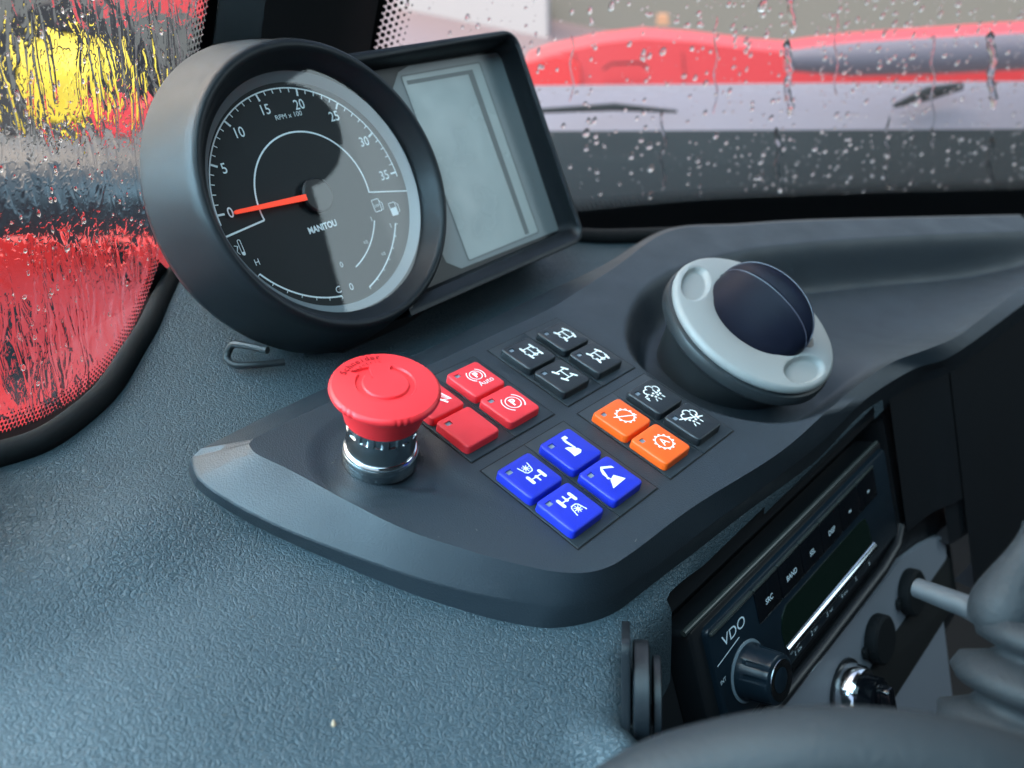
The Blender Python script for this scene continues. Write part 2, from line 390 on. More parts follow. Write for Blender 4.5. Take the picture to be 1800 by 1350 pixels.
k0 = min(range(NF), key=lambda k: Tf[k].y)          # the tip: lowest y of the loop splits front from back
def split(Fc, Bc): return Fc[k0:], list(reversed(Fc[:k0+1]))+Bc
Tf, Tb = split(Tf, Tb); Cf, Cb = split(Cf, Cb); Lf, Lb = split(Lf, Lb)
TF, TB = Tf, Tb
def by_y(chain, y):
    for a, b in zip(chain, chain[1:]):
        if a.y <= y <= b.y and b.y > a.y: return a.lerp(b, (y-a.y)/(b.y-a.y))
    return chain[-1] if y > chain[-1].y else chain[0]
rows = []
y0 = TF[0].y; y1 = min(TF[-1].y, TB[-1].y)
NR = 420
y_front_start = TF[0].y
for i in range(NR):
    y = y0+(y1-y0)*(i/(NR-1))**1.6
    a = by_y([p for p in TF], y); b = by_y(TB, y)
    rows.append([Vector((a.x+(b.x-a.x)*j/(NC-1), a.y+(b.y-a.y)*j/(NC-1), 0)) for j in range(NC)])
for rw in rows:
    for p in rw: p.z = pod_z(p.x, p.y)
mb.loft(rows, closed=False)
fr = [rw[0].copy() for rw in rows]; bk = [rw[-1].copy() for rw in rows]
def outer(chainT, chainC, chainL, pts):
    """for each rim point find the matching chamfer and skirt points of the parallel chains"""
    C = []; L = []; j = 0
    for p in pts:
        while j < len(chainT)-2 and (chainT[j+1]-p).length_squared <= (chainT[j]-p).length_squared: j += 1
        C.append(chainC[j].copy()); L.append(chainL[j].copy())
    def smo(A):
        for _ in range(5): A = [A[0]]+[(A[i-1]+A[i]*2+A[i+1])/4 for i in range(1, len(A)-1)]+[A[-1]]
        return A
    return smo(C), smo(L)
frz = [Vector((p.x, p.y, 0)) for p in fr]; bkz = [Vector((p.x, p.y, 0)) for p in bk]
fC, fL = outer(Tf, Cf, Lf, frz); bC, bL = outer(Tb, Cb, Lb, bkz)
ring = lambda A, B: list(A)+list(reversed(B))
T_ = ring(fr, bk); C_ = ring(fC, bC); L_ = ring(fL, bL)
mix = lambda A, B, t, dz=0: [a.lerp(b, t)+Vector((0, 0, dz)) for a, b in zip(A, B)]
mb.loft([T_, mix(T_, C_, .02, .02), mix(T_, C_, .5, .12), mix(T_, C_, .97, .12), mix(C_, L_, .03), mix(C_, L_, .10), L_, [p-Vector((0, 0, 14)) for p in L_]])
pod = thing('control_panel', (0, 40, -20), 'raised matt charcoal control panel carrying the coloured keys and round air vent', 'control panel')
mb.build('panel_shell', M['pod'], pod, angle=13)

# ================================================================== SWITCH MODULES
def led_loop(cx, cy, X0, X1, Y0, Y1, r, n=120):
    out = []
    for k in range(n):
        a = 2*math.pi*(k+.5)/n; dx, dy = math.cos(a), math.sin(a)
        lo, hi = 0, 60
        for _ in range(26):
            m = (lo+hi)/2; x, y = cx+dx*m, cy+dy*m
            qx = abs(x-(X0+X1)/2)-(X1-X0)/2+r; qy = abs(y-(Y0+Y1)/2)-(Y1-Y0)/2+r
            s_ = math.hypot(max(qx, 0), max(qy, 0))+min(max(qx, qy), 0)-r
            if s_ < 0: lo = m
            else: hi = m
        out.append((cx+dx*lo, cy+dy*lo))
    return out
def gear(mb, F, cx, cy, r, h, lw=.42):
    mb.arc(F, cx, cy, r, 0, 360, lw, h, 48)
    for k in range(12):
        a = math.radians(k*30+8); c, s_ = math.cos(a), math.sin(a); t = Vector((-s_, c)); o = Vector((cx+c*(r+.18), cy+s_*(r+.18)))
        e = Vector((c, s_))*.75
        mb.poly(F, [tuple(o-t*.62), tuple(o+t*.62), tuple(o+e+t*.32), tuple(o+e-t*.32)], h+.012)
def park(mb, F, cx, cy, h, k=1.0):
    mb.arc(F, cx, cy, 3.0*k, 0, 360, .42, h, 40)
    mb.arc(F, cx, cy, 4.4*k, -55, 55, .5, h, 20); mb.arc(F, cx, cy, 4.4*k, 125, 235, .5, h, 20)
    mb.text(F, 'P', 4.6*k, cx+.1, cy, h+.012, bold=.22)
def axle(mb, F, cx, cy, h, a_front, a_rear, gearbox=True, k=1.0, circ=False, dots=False, side=True):
    W, H = 3.0*k, 4.3*k
    for sy, an in ((1, a_front), (-1, a_rear)):
        Y = cy+sy*H/1.0*.62
        mb.stroke(F, [(cx-W+.4, Y), (cx+W-.4, Y)], .55, h)
        for sx in (-1, 1):
            a = math.radians(90+an*sx if an < 90 else 90)
            a = math.radians(90+(an if not isinstance(an, tuple) else an[0]))
            c, s_ = math.cos(a), math.sin(a); wx = cx+sx*W
            mb.stroke(F, [(wx-c*1.5, Y-s_*1.5), (wx+c*1.5, Y+s_*1.5)], 1.15, h+.012, rnd=False)
            mb.disc(F, wx-c*1.4, Y-s_*1.4, .5, h+.024, 8); mb.disc(F, wx+c*1.4, Y+s_*1.4, .5, h+.036, 8)
    if gearbox: mb.stroke(F, [(cx, cy-H*.62), (cx, cy+H*.62)], .6, h+.02)
    if circ: mb.arc(F, cx, cy-H*.62, .9, 0, 360, .4, h+.05, 16)
    if dots:
        mb.stroke(F, [(cx-W+.2, cy+H*.5), (cx-W-.9, cy), (cx-W+.2, cy-H*.5)], .4, h+.03)
        mb.stroke(F, [(cx+W-.2, cy+H*.5), (cx+W+.9, cy), (cx+W-.2, cy-H*.5)], .4, h+.03)
def light_axle(mb, F, h, flip):
    s_ = -1 if flip else 1
    X, Y = 1.0, 0.3
    # bucket lamp with star
    by = Y+2.6*s_
    mb.stroke(F, [(X-2.6, by+2.3*s_), (X-1.8, by-1.2*s_), (X-1.1, by-1.9*s_), (X+1.1, by-1.9*s_), (X+1.8, by-1.2*s_), (X+2.6, by+2.3*s_)], .42, h)
    for k in range(8):
        a = math.radians(k*45); mb.stroke(F, [(X, by+.3*s_), (X+1.7*math.cos(a), by+.3*s_+1.7*math.sin(a))], .34, h+.01+.004*k)
    mb.disc(F, X, by+.3*s_, .75, h+.05, 14)
    ay = Y-2.5*s_
    mb.stroke(F, [(X-2.8, ay), (X+2.8, ay)], .5, h); mb.stroke(F, [(X, ay), (X, ay-2.3*s_)], .7, h+.01); mb.disc(F, X, ay, .75, h+.02, 14)
    for sx in (-1, 1): mb.stroke(F, [(X+sx*3.1, ay-1.5), (X+sx*3.1, ay+1.5)], 1.5, h+.03, rnd=False); mb.disc(F, X+sx*3.1, ay-1.5, .74, h+.04, 12); mb.disc(F, X+sx*3.1, ay+1.5, .74, h+.05, 12)
def bucket(mb, F, h, kind):
    if kind == 0:      # arm reaching down
        mb.poly(F, [(1.2, 6.4), (3.6, 6.4), (3.6, 4.7), (1.9, 4.7), (1.2, 5.2)], h)
        mb.poly(F, [(.9, 5.5), (1.8, 4.4), (1.9, .4), (1.1, .2), (.5, 3.4)], h+.012)
        mb.disc(F, 1.4, -.2, .62, h+.03, 14)
        mb.poly(F, [(-2.1, 1.6), (-.4, 1.2), (1.0, -.3), (2.4, -1.6), (2.6, -3.0), (1.2, -3.9), (-2.4, -3.8), (-2.0, -1.2)], h+.02)
    else:
        mb.poly(F, [(.3, 5.6), (1.2, 6.2), (5.1, 4.0), (5.3, 2.6), (1.2, 4.9)], h)
        mb.poly(F, [(-.5, 4.8), (.4, 5.7), (1.0, 5.2), (-.6, 1.2), (-1.5, 1.0), (-1.5, 3.0)], h+.012)
        mb.disc(F, -1.3, .4, .62, h+.03, 14)
        mb.stroke(F, [(-1.2, .2), (-.3, -.9)], .5, h+.02)
        mb.poly(F, [(-1.3, -.7), (1.8, .3), (4.2, -3.8), (-4.0, -4.2), (-2.6, -2.4)], h+.025)
def cloud(mb, F, h, P, slash):
    o = (.6, .9)
    mb.arc(F, o[0]-1.5, o[1]+1.9, 1.35, 40, 250, .42, h, 16); mb.arc(F, o[0]+.6, o[1]+2.6, 1.5, -20, 170, .42, h+.01, 16)
    mb.arc(F, o[0]+2.4, o[1]+1.4, 1.5, -110, 80, .42, h+.02, 16)
    for (x, y) in ((-1.7, -.2), (-.3, .3), (1.1, -.1), (-1.0, -1.4), (.5, -1.2), (1.9, -1.2), (2.6, .1)): mb.disc(F, o[0]+x, o[1]+y, .48, h+.01, 10)
    for (x, y, a) in ((-2.2, -2.7, 60), (-.6, -2.9, 100), (1.6, -2.8, 95), (-2.9, 1.1, 60), (1.2, 1.1, 80)):
        c, s_ = math.cos(math.radians(a))*.7, math.sin(math.radians(a))*.7; mb.stroke(F, [(o[0]+x-c, o[1]+y-s_), (o[0]+x+c, o[1]+y+s_)], .42, h+.02)
    if P:
        mb.text(F, 'P', 2.4, o[0]-4.4, o[1]-.9, h+.01, bold=.05); mb.stroke(F, [(o[0]-4.6, o[1]+.6), (o[0]-3.0, o[1]+.6)], .4, h)
    if slash: mb.stroke(F, [(o[0]-4.6, o[1]+2.2), (o[0]+4.2, o[1]-1.6)], .5, h+.04)
def SCL(F, k=1.25):
    G = Frame(F.O, F.r, F.n); G.r = G.r*k; G.u = G.u*k; return G
def icon(mb, F, kind, h):
    if kind == 'park_auto': park(mb, F, 1.4, 1.6, h, .92); mb.text(F, 'Auto', 4.1, 2.1, -3.9, h+.02, wide=.95)
    elif kind == 'park': park(mb, F, 1.4, -.4, h, 1.12)
    elif kind == 'slash_tri':
        mb.stroke(F, [(.2, 3.2), (1.9, 3.6), (4.6, 2.4), (6.0, -3.6), (.6, -1.6)], .5, h); mb.stroke(F, [(3.6, 1.6), (5.7, -3.0)], .3, h+.01); mb.stroke(F, [(2.4, .8), (5.4, -3.0)], .3, h+.02)
        mb.stroke(F, [(-1.0, 4.6), (3.4, -4.8)], .9, h+.03)
    elif kind == 'gear_slash': gear(mb, F, 1.5, -.4, 3.7, h); mb.stroke(F, [(-3.8, 1.9), (6.0, -3.0)], .5, h+.03)
    elif kind == 'gear_a': gear(mb, F, 1.5, -.4, 3.7, h); mb.text(F, 'A', 5.6, 1.5, -.4, h+.02)
    elif kind == 'cloud_p': cloud(mb, SCL(F), h, True, False)
    elif kind == 'cloud_x': cloud(mb, SCL(F), h, False, True)
    elif kind == 'arm_a': bucket(mb, F, h, 0)
    elif kind == 'arm_b': bucket(mb, F, h, 1)
    elif kind == 'lamp_front': light_axle(mb, F, h, False)
    elif kind == 'lamp_rear': light_axle(mb, F, h, True)
    elif kind == 'axle_a': axle(mb, F, 1.6, 0, h, 0, 0, circ=True, dots=True)
    elif kind == 'axle_b': axle(mb, F, 1.6, 0, h, 24, -24, dots=True)
    elif kind == 'axle_c': axle(mb, F, 1.6, 0, h, 28, 28, circ=False)
    elif kind == 'axle_d': axle(mb, F, 1.6, 0, h, 22, -18, circ=True, dots=True)
def make_button(parent, ox, oy, matname, ic, label, tilt=0):
    # ox, oy = world centre; text frame: right = +Y, up = -X
    F = Frame((ox, oy, .4), (0, 1, 0), (0, 0, 1))
    X0, X1, Y0, Y1 = -8.9, 8.9, -9.1, 9.1
    hx, hy = -5.3, 5.6
    o = lambda i, r=1.7: [F(x, y, 0) for x, y in led_loop(hx, hy, X0+i, X1-i, Y0+i, Y1-i, max(.3, r-i))]
    lift = lambda L, z: [p+Vector((0, 0, z)) for p in L]
    hole = [F(x, y, 0) for x, y in led_loop(hx, hy, hx-1.45, hx+1.45, hy-1.05, hy+1.05, .15)]
    mb = MB()
    mb.loft([lift(o(-.15), -.5), lift(o(-.15), .3), lift(o(0), 3.0), lift(o(.12), 3.35), lift(o(.4), 3.62), lift(o(.8), 3.72), lift(hole, 3.72), lift(hole, 2.9)])
    b = mb.build('button', M[matname], parent, angle=60, label=label)
    mb = MB(); mb.box(F, hx-1.55, hx+1.55, hy-1.15, hy+1.15, 2.6, 3.15); mb.build('led_window', M['led'], b, smooth=False)
    if ic:
        mb = MB(); icon(mb, F, ic, 3.78); mb.build('symbol', M['print'], b, smooth=False, recalc=False)
    return b
S = 48.0
MODS = [
 ('red switch module of four keys beside the emergency stop', (-53.3, .3), [('red', 'slash_tri', 'red key with a struck-through triangle'), ('red', None, 'plain red key without a symbol'), ('red', 'park_auto', 'red key with P and the word Auto'), ('red', 'park', 'red key with a ringed P')]),
 ('switch module of four black keys with steering-axle symbols', (-53.2, 57.0), [('bkey', 'axle_a', 'black key with straight axle symbol'), ('bkey', 'axle_c', 'black key with crab-steer axle symbol'), ('bkey', 'axle_b', 'black key with opposed wheel symbol'), ('bkey', 'axle_d', 'black key with ringed axle symbol')]),
 ('switch module of four blue keys with lamp and bucket symbols', (0.0, 0.0), [('blue', 'lamp_front', 'blue key with lamp above axle'), ('blue', 'lamp_rear', 'blue key with lamp below axle'), ('blue', 'arm_a', 'blue key with bucket arm reaching down'), ('blue', 'arm_b', 'blue key with folded bucket arm')]),
 ('switch module with two orange gear keys and two black cloud keys', (.3, 56.7), [('orange', 'gear_slash', 'orange key with struck-through gear'), ('orange', 'gear_a', 'orange key with letter A in a gear'), ('bkey', 'cloud_p', 'black key with cloud and letter P'), ('bkey', 'cloud_x', 'black key with struck-through cloud')]),
]
for lab, (u0, v0), keys in MODS:
    t = thing('switch_module', (u0+S/2, v0+S/2, 0), lab, 'switch panel', 'four-key switch modules set in the control panel')
    mb = MB(); mb.box(WF, u0-.45, u0+S+.45, v0-.45, v0+S+.45, -1.5, .06); mb.build('seam', M['seam'], t, smooth=False)
    for k in range(2):
        mb = MB(); mb.rbox(WF, u0+.1, u0+S-.1, v0+k*S/2+.15, v0+(k+1)*S/2-.15, -1, .42, .3, .18, 3); mb.build('plate', M['plate'], t)
    n = 0
    for k in range(2):
        for q in range(2):
            c, ic, l2 = keys[n]; n += 1
            make_button(t, u0+(15.1 if q == 0 else 35.0), v0+(10.1 if k == 0 else 33.9), c, ic, l2)

# ================================================================== EMERGENCY STOP
EF = Frame((ES.x, ES.y, -1.8), (.70, .714, 0), (0, 0, 1))
es = thing('emergency_stop_button', (ES.x, ES.y, -1.8), 'red mushroom emergency stop button on a chrome collar, twist arrow on top', 'stop button')
mb = MB(); mb.revolve(EF, [(13.2, 0), (14.0, .4), (14.1, 5.2), (13.8, 5.9)], cap0=True, cap1=True); mb.build('base_ring', M['chrome'], es)
mb = MB(); mb.revolve(EF, [(13.7, 5.8), (13.7, 6.3), (13.2, 7.4), (12.9, 7.6)], cap1=True); mb.build('bright_edge', M['bright'], es)
mb = MB(); n = 15*8; prof = []
for h_, cut in ((7.5, 0), (16.0, 0), (16.3, 1), (24.0, 1), (24.2, 0), (25.0, 0)):
    L = []
    for k in range(n):
        ph = k % 8; rr = 12.7-(0.6 if (cut and ph < 4) else 0); a = 2*math.pi*k/n
        L.append(EF(rr*math.cos(a), rr*math.sin(a), h_))
    prof.append(L)
mb.loft(prof, False, True); mb.build('collar', M['chrome'], es, angle=25)
HZ = 34.6
def head_h(r, a):
    base = HZ+1.6*(1-(r/19.0)**2)
    # arrow: ring band from 95 deg round to -190, head at the end (angles in EF frame)
    deg = math.degrees(a) % 360
    inr = sm(7.9, 8.3, r)*(1-sm(10.0, 10.5, r))
    span = (84-deg) % 360            # goes round clockwise/anticlockwise from the arrow head
    on = 0.0
    if span < 286: on = inr
    # arrow head
    x = r*math.cos(a); y = r*math.sin(a)
    ha = math.radians(158); hx_, hy_ = 9.2*math.cos(ha), 9.2*math.sin(ha)
    tx, ty = math.sin(ha), -math.cos(ha)    # pointing back along decreasing angle
    px_ = (x-hx_)*tx+(y-hy_)*ty; qx_ = (x-hx_)*math.cos(ha)+(y-hy_)*math.sin(ha)
    if -0.3 < px_ < 5.2 and abs(qx_) < 4.2*(1-px_/5.2): on = max(on, 1.0)
    return base-.85*on
rr_ = [i*.25 for i in range(1, 74)]
nA = 300; loops = []
for r_ in rr_: loops.append([EF(r_*math.cos(2*math.pi*k/nA), r_*math.sin(2*math.pi*k/nA), head_h(r_, 2*math.pi*k/nA)) for k in range(nA)])
mb = MB(); mb.loft(loops, True, False)
notch = lambda a: any(abs(((math.degrees(a)-c+180) % 360)-180) < 1.4 for c in [x+y for x in (0, 60, 120, 180, 240, 300) for y in (-14, -7, 0)])
edge = []
for r_, h_ in ((18.4, HZ+.0), (18.9, HZ-.25), (19.35, HZ-.9), (19.45, HZ-1.6), (19.2, HZ-2.5), (18.4, HZ-3.3), (16.2, HZ-4.3)):
    edge.append([EF((r_-(.28 if notch(2*math.pi*k/nA) and r_ > 18.8 else 0))*math.cos(2*math.pi*k/nA), (r_-(.28 if notch(2*math.pi*k/nA) and r_ > 18.8 else 0))*math.sin(2*math.pi*k/nA), h_) for k in range(nA)])
last = loops[-1]
mb.loft([last]+edge+[[EF(r_*math.cos(2*math.pi*k/nA), r_*math.sin(2*math.pi*k/nA), h_) for k in range(nA)] for r_, h_ in ((16.0, HZ-5.4), (15.4, HZ-8), (14.2, 22.5), (13.9, 21.0), (12.5, 20.8))])
head = mb.build('mushroom_head', M['ered'], es, angle=50)
TFm = Frame((ES.x, ES.y, -1.8), (-.15, .99, 0), (0, 0, 1))
mb = MB()
for i, ch in enumerate('Schneider'):
    a = math.radians(114-i*7.6); mb.text(TFm, ch, 3.4, 15.2*math.cos(a), 15.2*math.sin(a), HZ+.97, bold=.06, ang=a-math.pi/2)
for i, ch in enumerate('Electric'):
    a = math.radians(104-i*7.4); mb.text(TFm, ch, 2.3, 12.3*math.cos(a), 12.3*math.sin(a), HZ+1.22, ang=a-math.pi/2)
mb.build('lettering', M['ereddark'], head, smooth=False, recalc=False)

# ================================================================== ROTARY SELECTOR
RFm = Frame((16.2, 169.5, 15.3), (0, 1, 0), (.26, .03, .966))
for a_ in 'run': setattr(RFm, a_, getattr(RFm, a_)*1.0447)
rt = thing('air_vent', (16, 170, -17), 'round air vent with pale grey ring and raised black flap in the panel hollow', 'air vent')
def hole_r(a):
    d = math.degrees(a) % 360
    r_ = 21.6
    for c, wd, amp in ((70, 15, 6.4), (-56, 15, 7.6)):
        q = ((d-c+180) % 360)-180; r_ += amp*math.exp(-(q/wd)**4)
    return r_
def ring_top(x, y):
    r_ = math.hypot(x, y)
    z = 1.4*(1-((r_-30)/12)**2)
    for ca in (113, 262):
        a = math.radians(ca); c, s_ = math.cos(a), math.sin(a); rr2 = x*c+y*s_-32.2; tt = -x*s_+y*c
        e = (rr2/6.8)**2+(tt/14.5)**2
        z -= 2.6*(1-sm(.62, 1.0, e))
    return z
nA = 220; L = []
for t in [i/26 for i in range(27)]:
    L.append([RFm((hole_r(a)*(1-t)+40.2*t)*math.cos(a), (hole_r(a)*(1-t)+40.2*t)*math.sin(a), ring_top((hole_r(a)*(1-t)+40.2*t)*math.cos(a), (hole_r(a)*(1-t)+40.2*t)*math.sin(a))) for a in (2*math.pi*k/nA for k in range(nA))])
circ = lambda F, r_, h_: [F(r_*math.cos(2*math.pi*k/nA), r_*math.sin(2*math.pi*k/nA), h_) for k in range(nA)]
inner = [[RFm((hole_r(a)+o_)*math.cos(a), (hole_r(a)+o_)*math.sin(a), h_) for a in (2*math.pi*k/nA for k in range(nA))] for o_, h_ in ((0, -4), (0, -.2), (.25, .35))]
mb = MB(); mb.loft([inner[0], inner[1]]+L[1:]+[circ(RFm, 41.2, -.4), circ(RFm, 41.8, -1.6), circ(RFm, 41.6, -3.0), circ(RFm, 40.5, -4.2)]); mb.build('ring', M['silver'], rt, angle=45)
mb = MB(); mb.revolve(RFm, [(40.4, -4.0), (42.2, -4.8), (43.0, -6.5), (43.0, -9.5), (41.5, -11.5), (36, -13), (33, -24), (30, -40)], nA); mb.build('ring_base', M['darkring'], rt)
# black thumb grip: a dome cut back on both sides leaving a curved fin
mb = MB(); rowsg = []; R0 = 26.3
for i in range(91):
    a_ = -25.6*math.cos(math.pi*i/90); e = math.sqrt(max(0, 1-(a_/25.7)**2)); wf = 4.8*e+.25; xc = 6.8+.03*a_-3.5*(1-e)
    Rx = 22.3*math.sqrt(max(0, 1-(a_/25.9)**2)); hf = 16.4*e**.75; hb = 21.6*e**.75; rw_ = []
    x0_, x1_ = -Rx, xc-wf
    for k in range(15):
        t_ = k/14; rw_.append((x0_+(x1_-.0-x0_)*t_, -1.2+(hf-.5+1.2)*(.62*t_+.38*t_**2)))
    rw_ += [(xc-wf+.28, hf+.05), (xc-wf+.62, hf+.05), (xc-wf+1.0, hf-.18)]
    for k in range(1, 9):
        t_ = k/9; rw_.append((xc-wf+1.0+(2*wf-1.6)*t_, hf-.18+(hb-hf)*math.sin(t_*math.pi/2)))
    rw_ += [(xc+wf, hb-.4)]
    for k in range(1, 11):
        t_ = k/10; rw_.append((xc+wf+(Rx-xc-wf)*t_, -1.2+(hb+.8)*(1-t_)**2.2))
    rowsg.append([RFm(x, a_+.5, z) for x, z in rw_])
mb.loft(rowsg, closed=False)
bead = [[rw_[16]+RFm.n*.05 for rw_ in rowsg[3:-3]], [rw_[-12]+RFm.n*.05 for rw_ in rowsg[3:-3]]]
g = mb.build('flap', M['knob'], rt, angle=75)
mb = MB(); mb.tube(bead[0], .34, 8)  # paler bead paints the highlight along the flap ridges
mb.build('flap_highlight', mat('painted_edge_sheen', (.05, .05, .07), .3), g)
mb = MB(); mb.tube(bead[1], .34, 8); mb.build('flap_highlight', bpy.data.materials['painted_edge_sheen'], g)
mb = MB(); mb.revolve(RFm, [(28.5, -2.2)]*1+[(.5, -2.2)], 64, cap1=True); mb.build('vent_bore', M['knob'], rt)

# ================================================================== INSTRUMENT CLUSTER
CFm = Frame((-137.6, 26.0, 46.1), (-.05, .99875, 0), (.785, 0, .62))
ic = thing('instrument_cluster', CFm(0, -55, -30), 'round rev counter and rectangular screen in one black housing behind the panel', 'instrument cluster')
mb = MB()
def can(prof, n=160):
    L = []
    for r_, h_, sx, sy, oy in prof:
        L.append([CFm(.5+r_*sx*math.cos(2*math.pi*k/n), oy+r_*sy*math.sin(2*math.pi*k/n), h_) for k in range(n)])
    return L
mb.loft(can([(52.8, 0, 1, 1, 0), (53.2, 5.5, 1, 1, 0), (55.0, 7, 1, 1, 0), (57.0, 12.5, 1, 1.01, .2), (58.6, 14.3, 1, 1.01, .3), (60.2, 14.2, 1, 1.015, .5), (61.4, 12.6, 1, 1.02, .6), (62.6, 8, 1, 1.02, .8), (64.5, 0, 1, 1.03, 1.4), (66.8, -10, 1, 1.04, 2.2), (68.2, -17, 1, 1.045, 2.8)]))
bez = mb.build('gauge_housing', M['soft'], ic, angle=60)
mb = MB(); mb.loft(can([(67.6, -16.8, 1, 1.045, 2.8), (67.8, -18.4, 1, 1.045, 2.8), (66.0, -24, 1, 1.04, 2.2), (58, -38, 1, 1.02, 0), (44, -48, 1, 1, -2), (20, -52, 1, 1, -2)]), False, True); mb.build('rear_shell', M['soft'], ic, angle=60)
mb = MB(); mb.revolve(CFm, [(54.5, -1.0), (54.3, -.2)], 96, cap1=True); face = mb.build('dial_face', M['dial'], ic, smooth=False)
mb = MB(); mb.revolve(CFm, [(49.3, .05), (52.9, 3.8)], 160); mb.build('chapter_ring', M['dialwall'], ic)
mb = MB(); CX, CY = -1.5, -.6; h = .1
mb.arc(CFm, CX, CY, 47.6, -1.5, 181, .6, h, 120)
for k in range(36):
    a = math.radians(176-k*5); big = k % 5 == 0; r0, r1 = (44.3 if big else 45.7), 47.5
    mb.stroke(CFm, [(CX+r0*math.cos(a), CY+r0*math.sin(a)), (CX+r1*math.cos(a), CY+r1*math.sin(a))], 0.9 if big else .45, h+.01)
for i, s_ in enumerate(('0', '5', '10', '15', '20', '25', '30', '35')):
    a = math.radians(176-25*i); r_ = 41.6-(1.2 if len(s_) > 1 else 0); mb.text(CFm, s_, 6.1, CX+r_*math.cos(a), CY+r_*math.sin(a), h+.02, wide=.9, bold=.05)
mb.text(CFm, 'RPM x 100', 3.0, 1.0, 35.0, h, wide=1.05)
mb.arc(CFm, CX, CY, 28.6, -9, 187, .75, h, 90)
for an, r1 in ((-9, 50.2), (187, 50.2)):
    a = math.radians(an); c, s_ = math.cos(a), math.sin(a)
    if an < 0: mb.stroke(CFm, [(CX+28.6*c-.3, CY+28.6*s_), (48.5, -9.5)], .55, h+.01)
    else: mb.stroke(CFm, [(CX+28.6*c, CY+28.6*s_), (-49.6, -6.2)], .8, h+.01)
mb.text(CFm, 'MANITOU', 3.9, -4.2, -13.8, h, wide=.86, bold=.14)
# coolant gauge
mb.arc(CFm, -1.5, 4, 49, 215, 262, .7, h, 30)
for a_ in (215, 223, 231, 239, 247, 254.5, 262):
    a = math.radians(a_); mb.stroke(CFm, [(-1.5+49*math.cos(a), 4+49*math.sin(a)), (-1.5+50.3*math.cos(a), 4+50.3*math.sin(a))], .35, h+.01)
mb.text(CFm, 'H', 3.8, -40.6, -19.4, h, wide=.9); mb.text(CFm, 'C', 4.3, -8.9, -41.6, h); mb.text(CFm, '0', 4.6, -1.9, -42.4, h); mb.text(CFm, '0', 3.6, -2.4, -31.8, h)
mb.arc(CFm, -9, 2, 50.0, -71, -29, .7, h, 30)
for i in range(7):
    a = math.radians(-71+7*i); mb.stroke(CFm, [(-9+50*math.cos(a), 2+50*math.sin(a)), (-9+51.2*math.cos(a), 2+51.2*math.sin(a))], .35, h+.01)
mb.arc(CFm, -8, -1, 36, -70, -28, .65, h, 30)
mb.text(CFm, '1', 3.2, 22.4, -17, h); mb.text(CFm, '1', 3.2, 31.6, -22.6, h); mb.text(CFm, '1/2', 2.0, 14.5, -26.0, h); mb.text(CFm, '1/2', 2.0, 21.5, -33.6, h)
# pump, filter and thermometer signs
mb.stroke(CFm, rrect(26.2, 30.2, -14.6, -9, .4, 3), .35, h, closed=True); mb.text(CFm, 'DEF', 1.7, 28.2, -12, h)
mb.stroke(CFm, [(30.4, -10), (31.6, -11.5), (31.2, -14.6), (30.6, -14.2)], .3, h)
mb.stroke(CFm, rrect(35.0, 38.6, -18.6, -12.6, .3, 3), .35, h, closed=True); mb.poly(CFm, [(35.0, -18.6), (38.6, -18.6), (38.6, -15), (35.0, -15)], h+.01)
mb.stroke(CFm, [(38.9, -13), (40.2, -14.2), (40.0, -17.4), (39.2, -17.6)], .3, h)
mb.stroke(CFm, rrect(-45.3, -44.0, -14.8, -8.6, .6, 4), .3, h, closed=True); mb.disc(CFm, -44.6, -14.4, .8, h+.01); mb.stroke(CFm, [(-47.4, -10.4), (-46.0, -11), (-47.0, -13), (-46.2, -14.4)], .3, h)
mb.build('dial_print', M['dialprint'], face, smooth=False, recalc=False)
mb = MB(); mb.revolve(CFm, [(7.6, .1), (7.6, 2.4), (6.8, 3.0)], 48, CX-.2, CY+.2, cap1=True); mb.build('needle_hub', M['black'], ic)
mb = MB(); NFm = CFm.sub(CX-.2, CY+.2, 0, math.radians(177)); L = []
for x, w_ in ((6.6, 1.25), (7.4, 1.3), (20, 1.1), (40.5, .75), (41.2, .4)): L.append([NFm(x, -w_, 2.2), NFm(x, w_, 2.2), NFm(x, w_, 3.4), NFm(x, -w_, 3.4)])
mb.loft(L, True, True); mb.build('needle', M['needle'], ic)
mb = MB(); mb.revolve(CFm, [(53.6, 5.6), (45, 5.85), (30, 6.1), (15, 6.25), (5, 6.3), (.5, 6.3)], 120, cap1=True); mb.build('gauge_lens', M['lens'], ic, angle=180)
# screen half
def srect(i, h, dx=0, dy=0, n=8):
    return [CFm(x+dx, y+dy, h) for x, y in rrect(38+i, 147-i, -61+i, 53-i, max(9-i, 2.0), n)]
def housing(x1, y0, y1, r, h, ra=59.5, n=10):
    """right part a rounded rectangle, left part an arc buried in the round housing"""
    P = []
    for cx, cy, a in ((x1-r, y0+r, 270), (x1-r, y1-r, 0)):
        for k in range(n+1):
            t = math.radians(a+90*k/n); P.append((cx+r*math.cos(t), cy+r*math.sin(t), h))
    at_ = math.asin(min(.97, y1/ra)); ab = math.asin(max(-.97, y0/ra))
    for k in range(25):
        t = at_+(ab-at_)*k/24; P.append((.5+ra*math.cos(t), ra*math.sin(t) if 0 < k < 24 else (y1 if k == 0 else y0), min(h, 11.5)))
    return [CFm(*p) for p in P]
outer_ = lambda i, h, t=0: housing(148-i, -64+i-t, 54-i, max(10-i, 2.5), h)
mb = MB()
mb.loft([outer_(12, -38), outer_(5, -34), outer_(1, -24), outer_(0, -12), outer_(0, 9), outer_(.5, 13, 1), outer_(1.6, 15, 1.5), outer_(2.9, 15.2, 1.5), outer_(4.0, 14, 1), housing(146, -57, 48.5, 6.5, 9.5), housing(145.6, -56.5, 48, 6, 2), housing(145.2, -56, 47.5, 5.5, .2)], True, False)
mb.build('screen_housing', M['soft'], ic, angle=45)
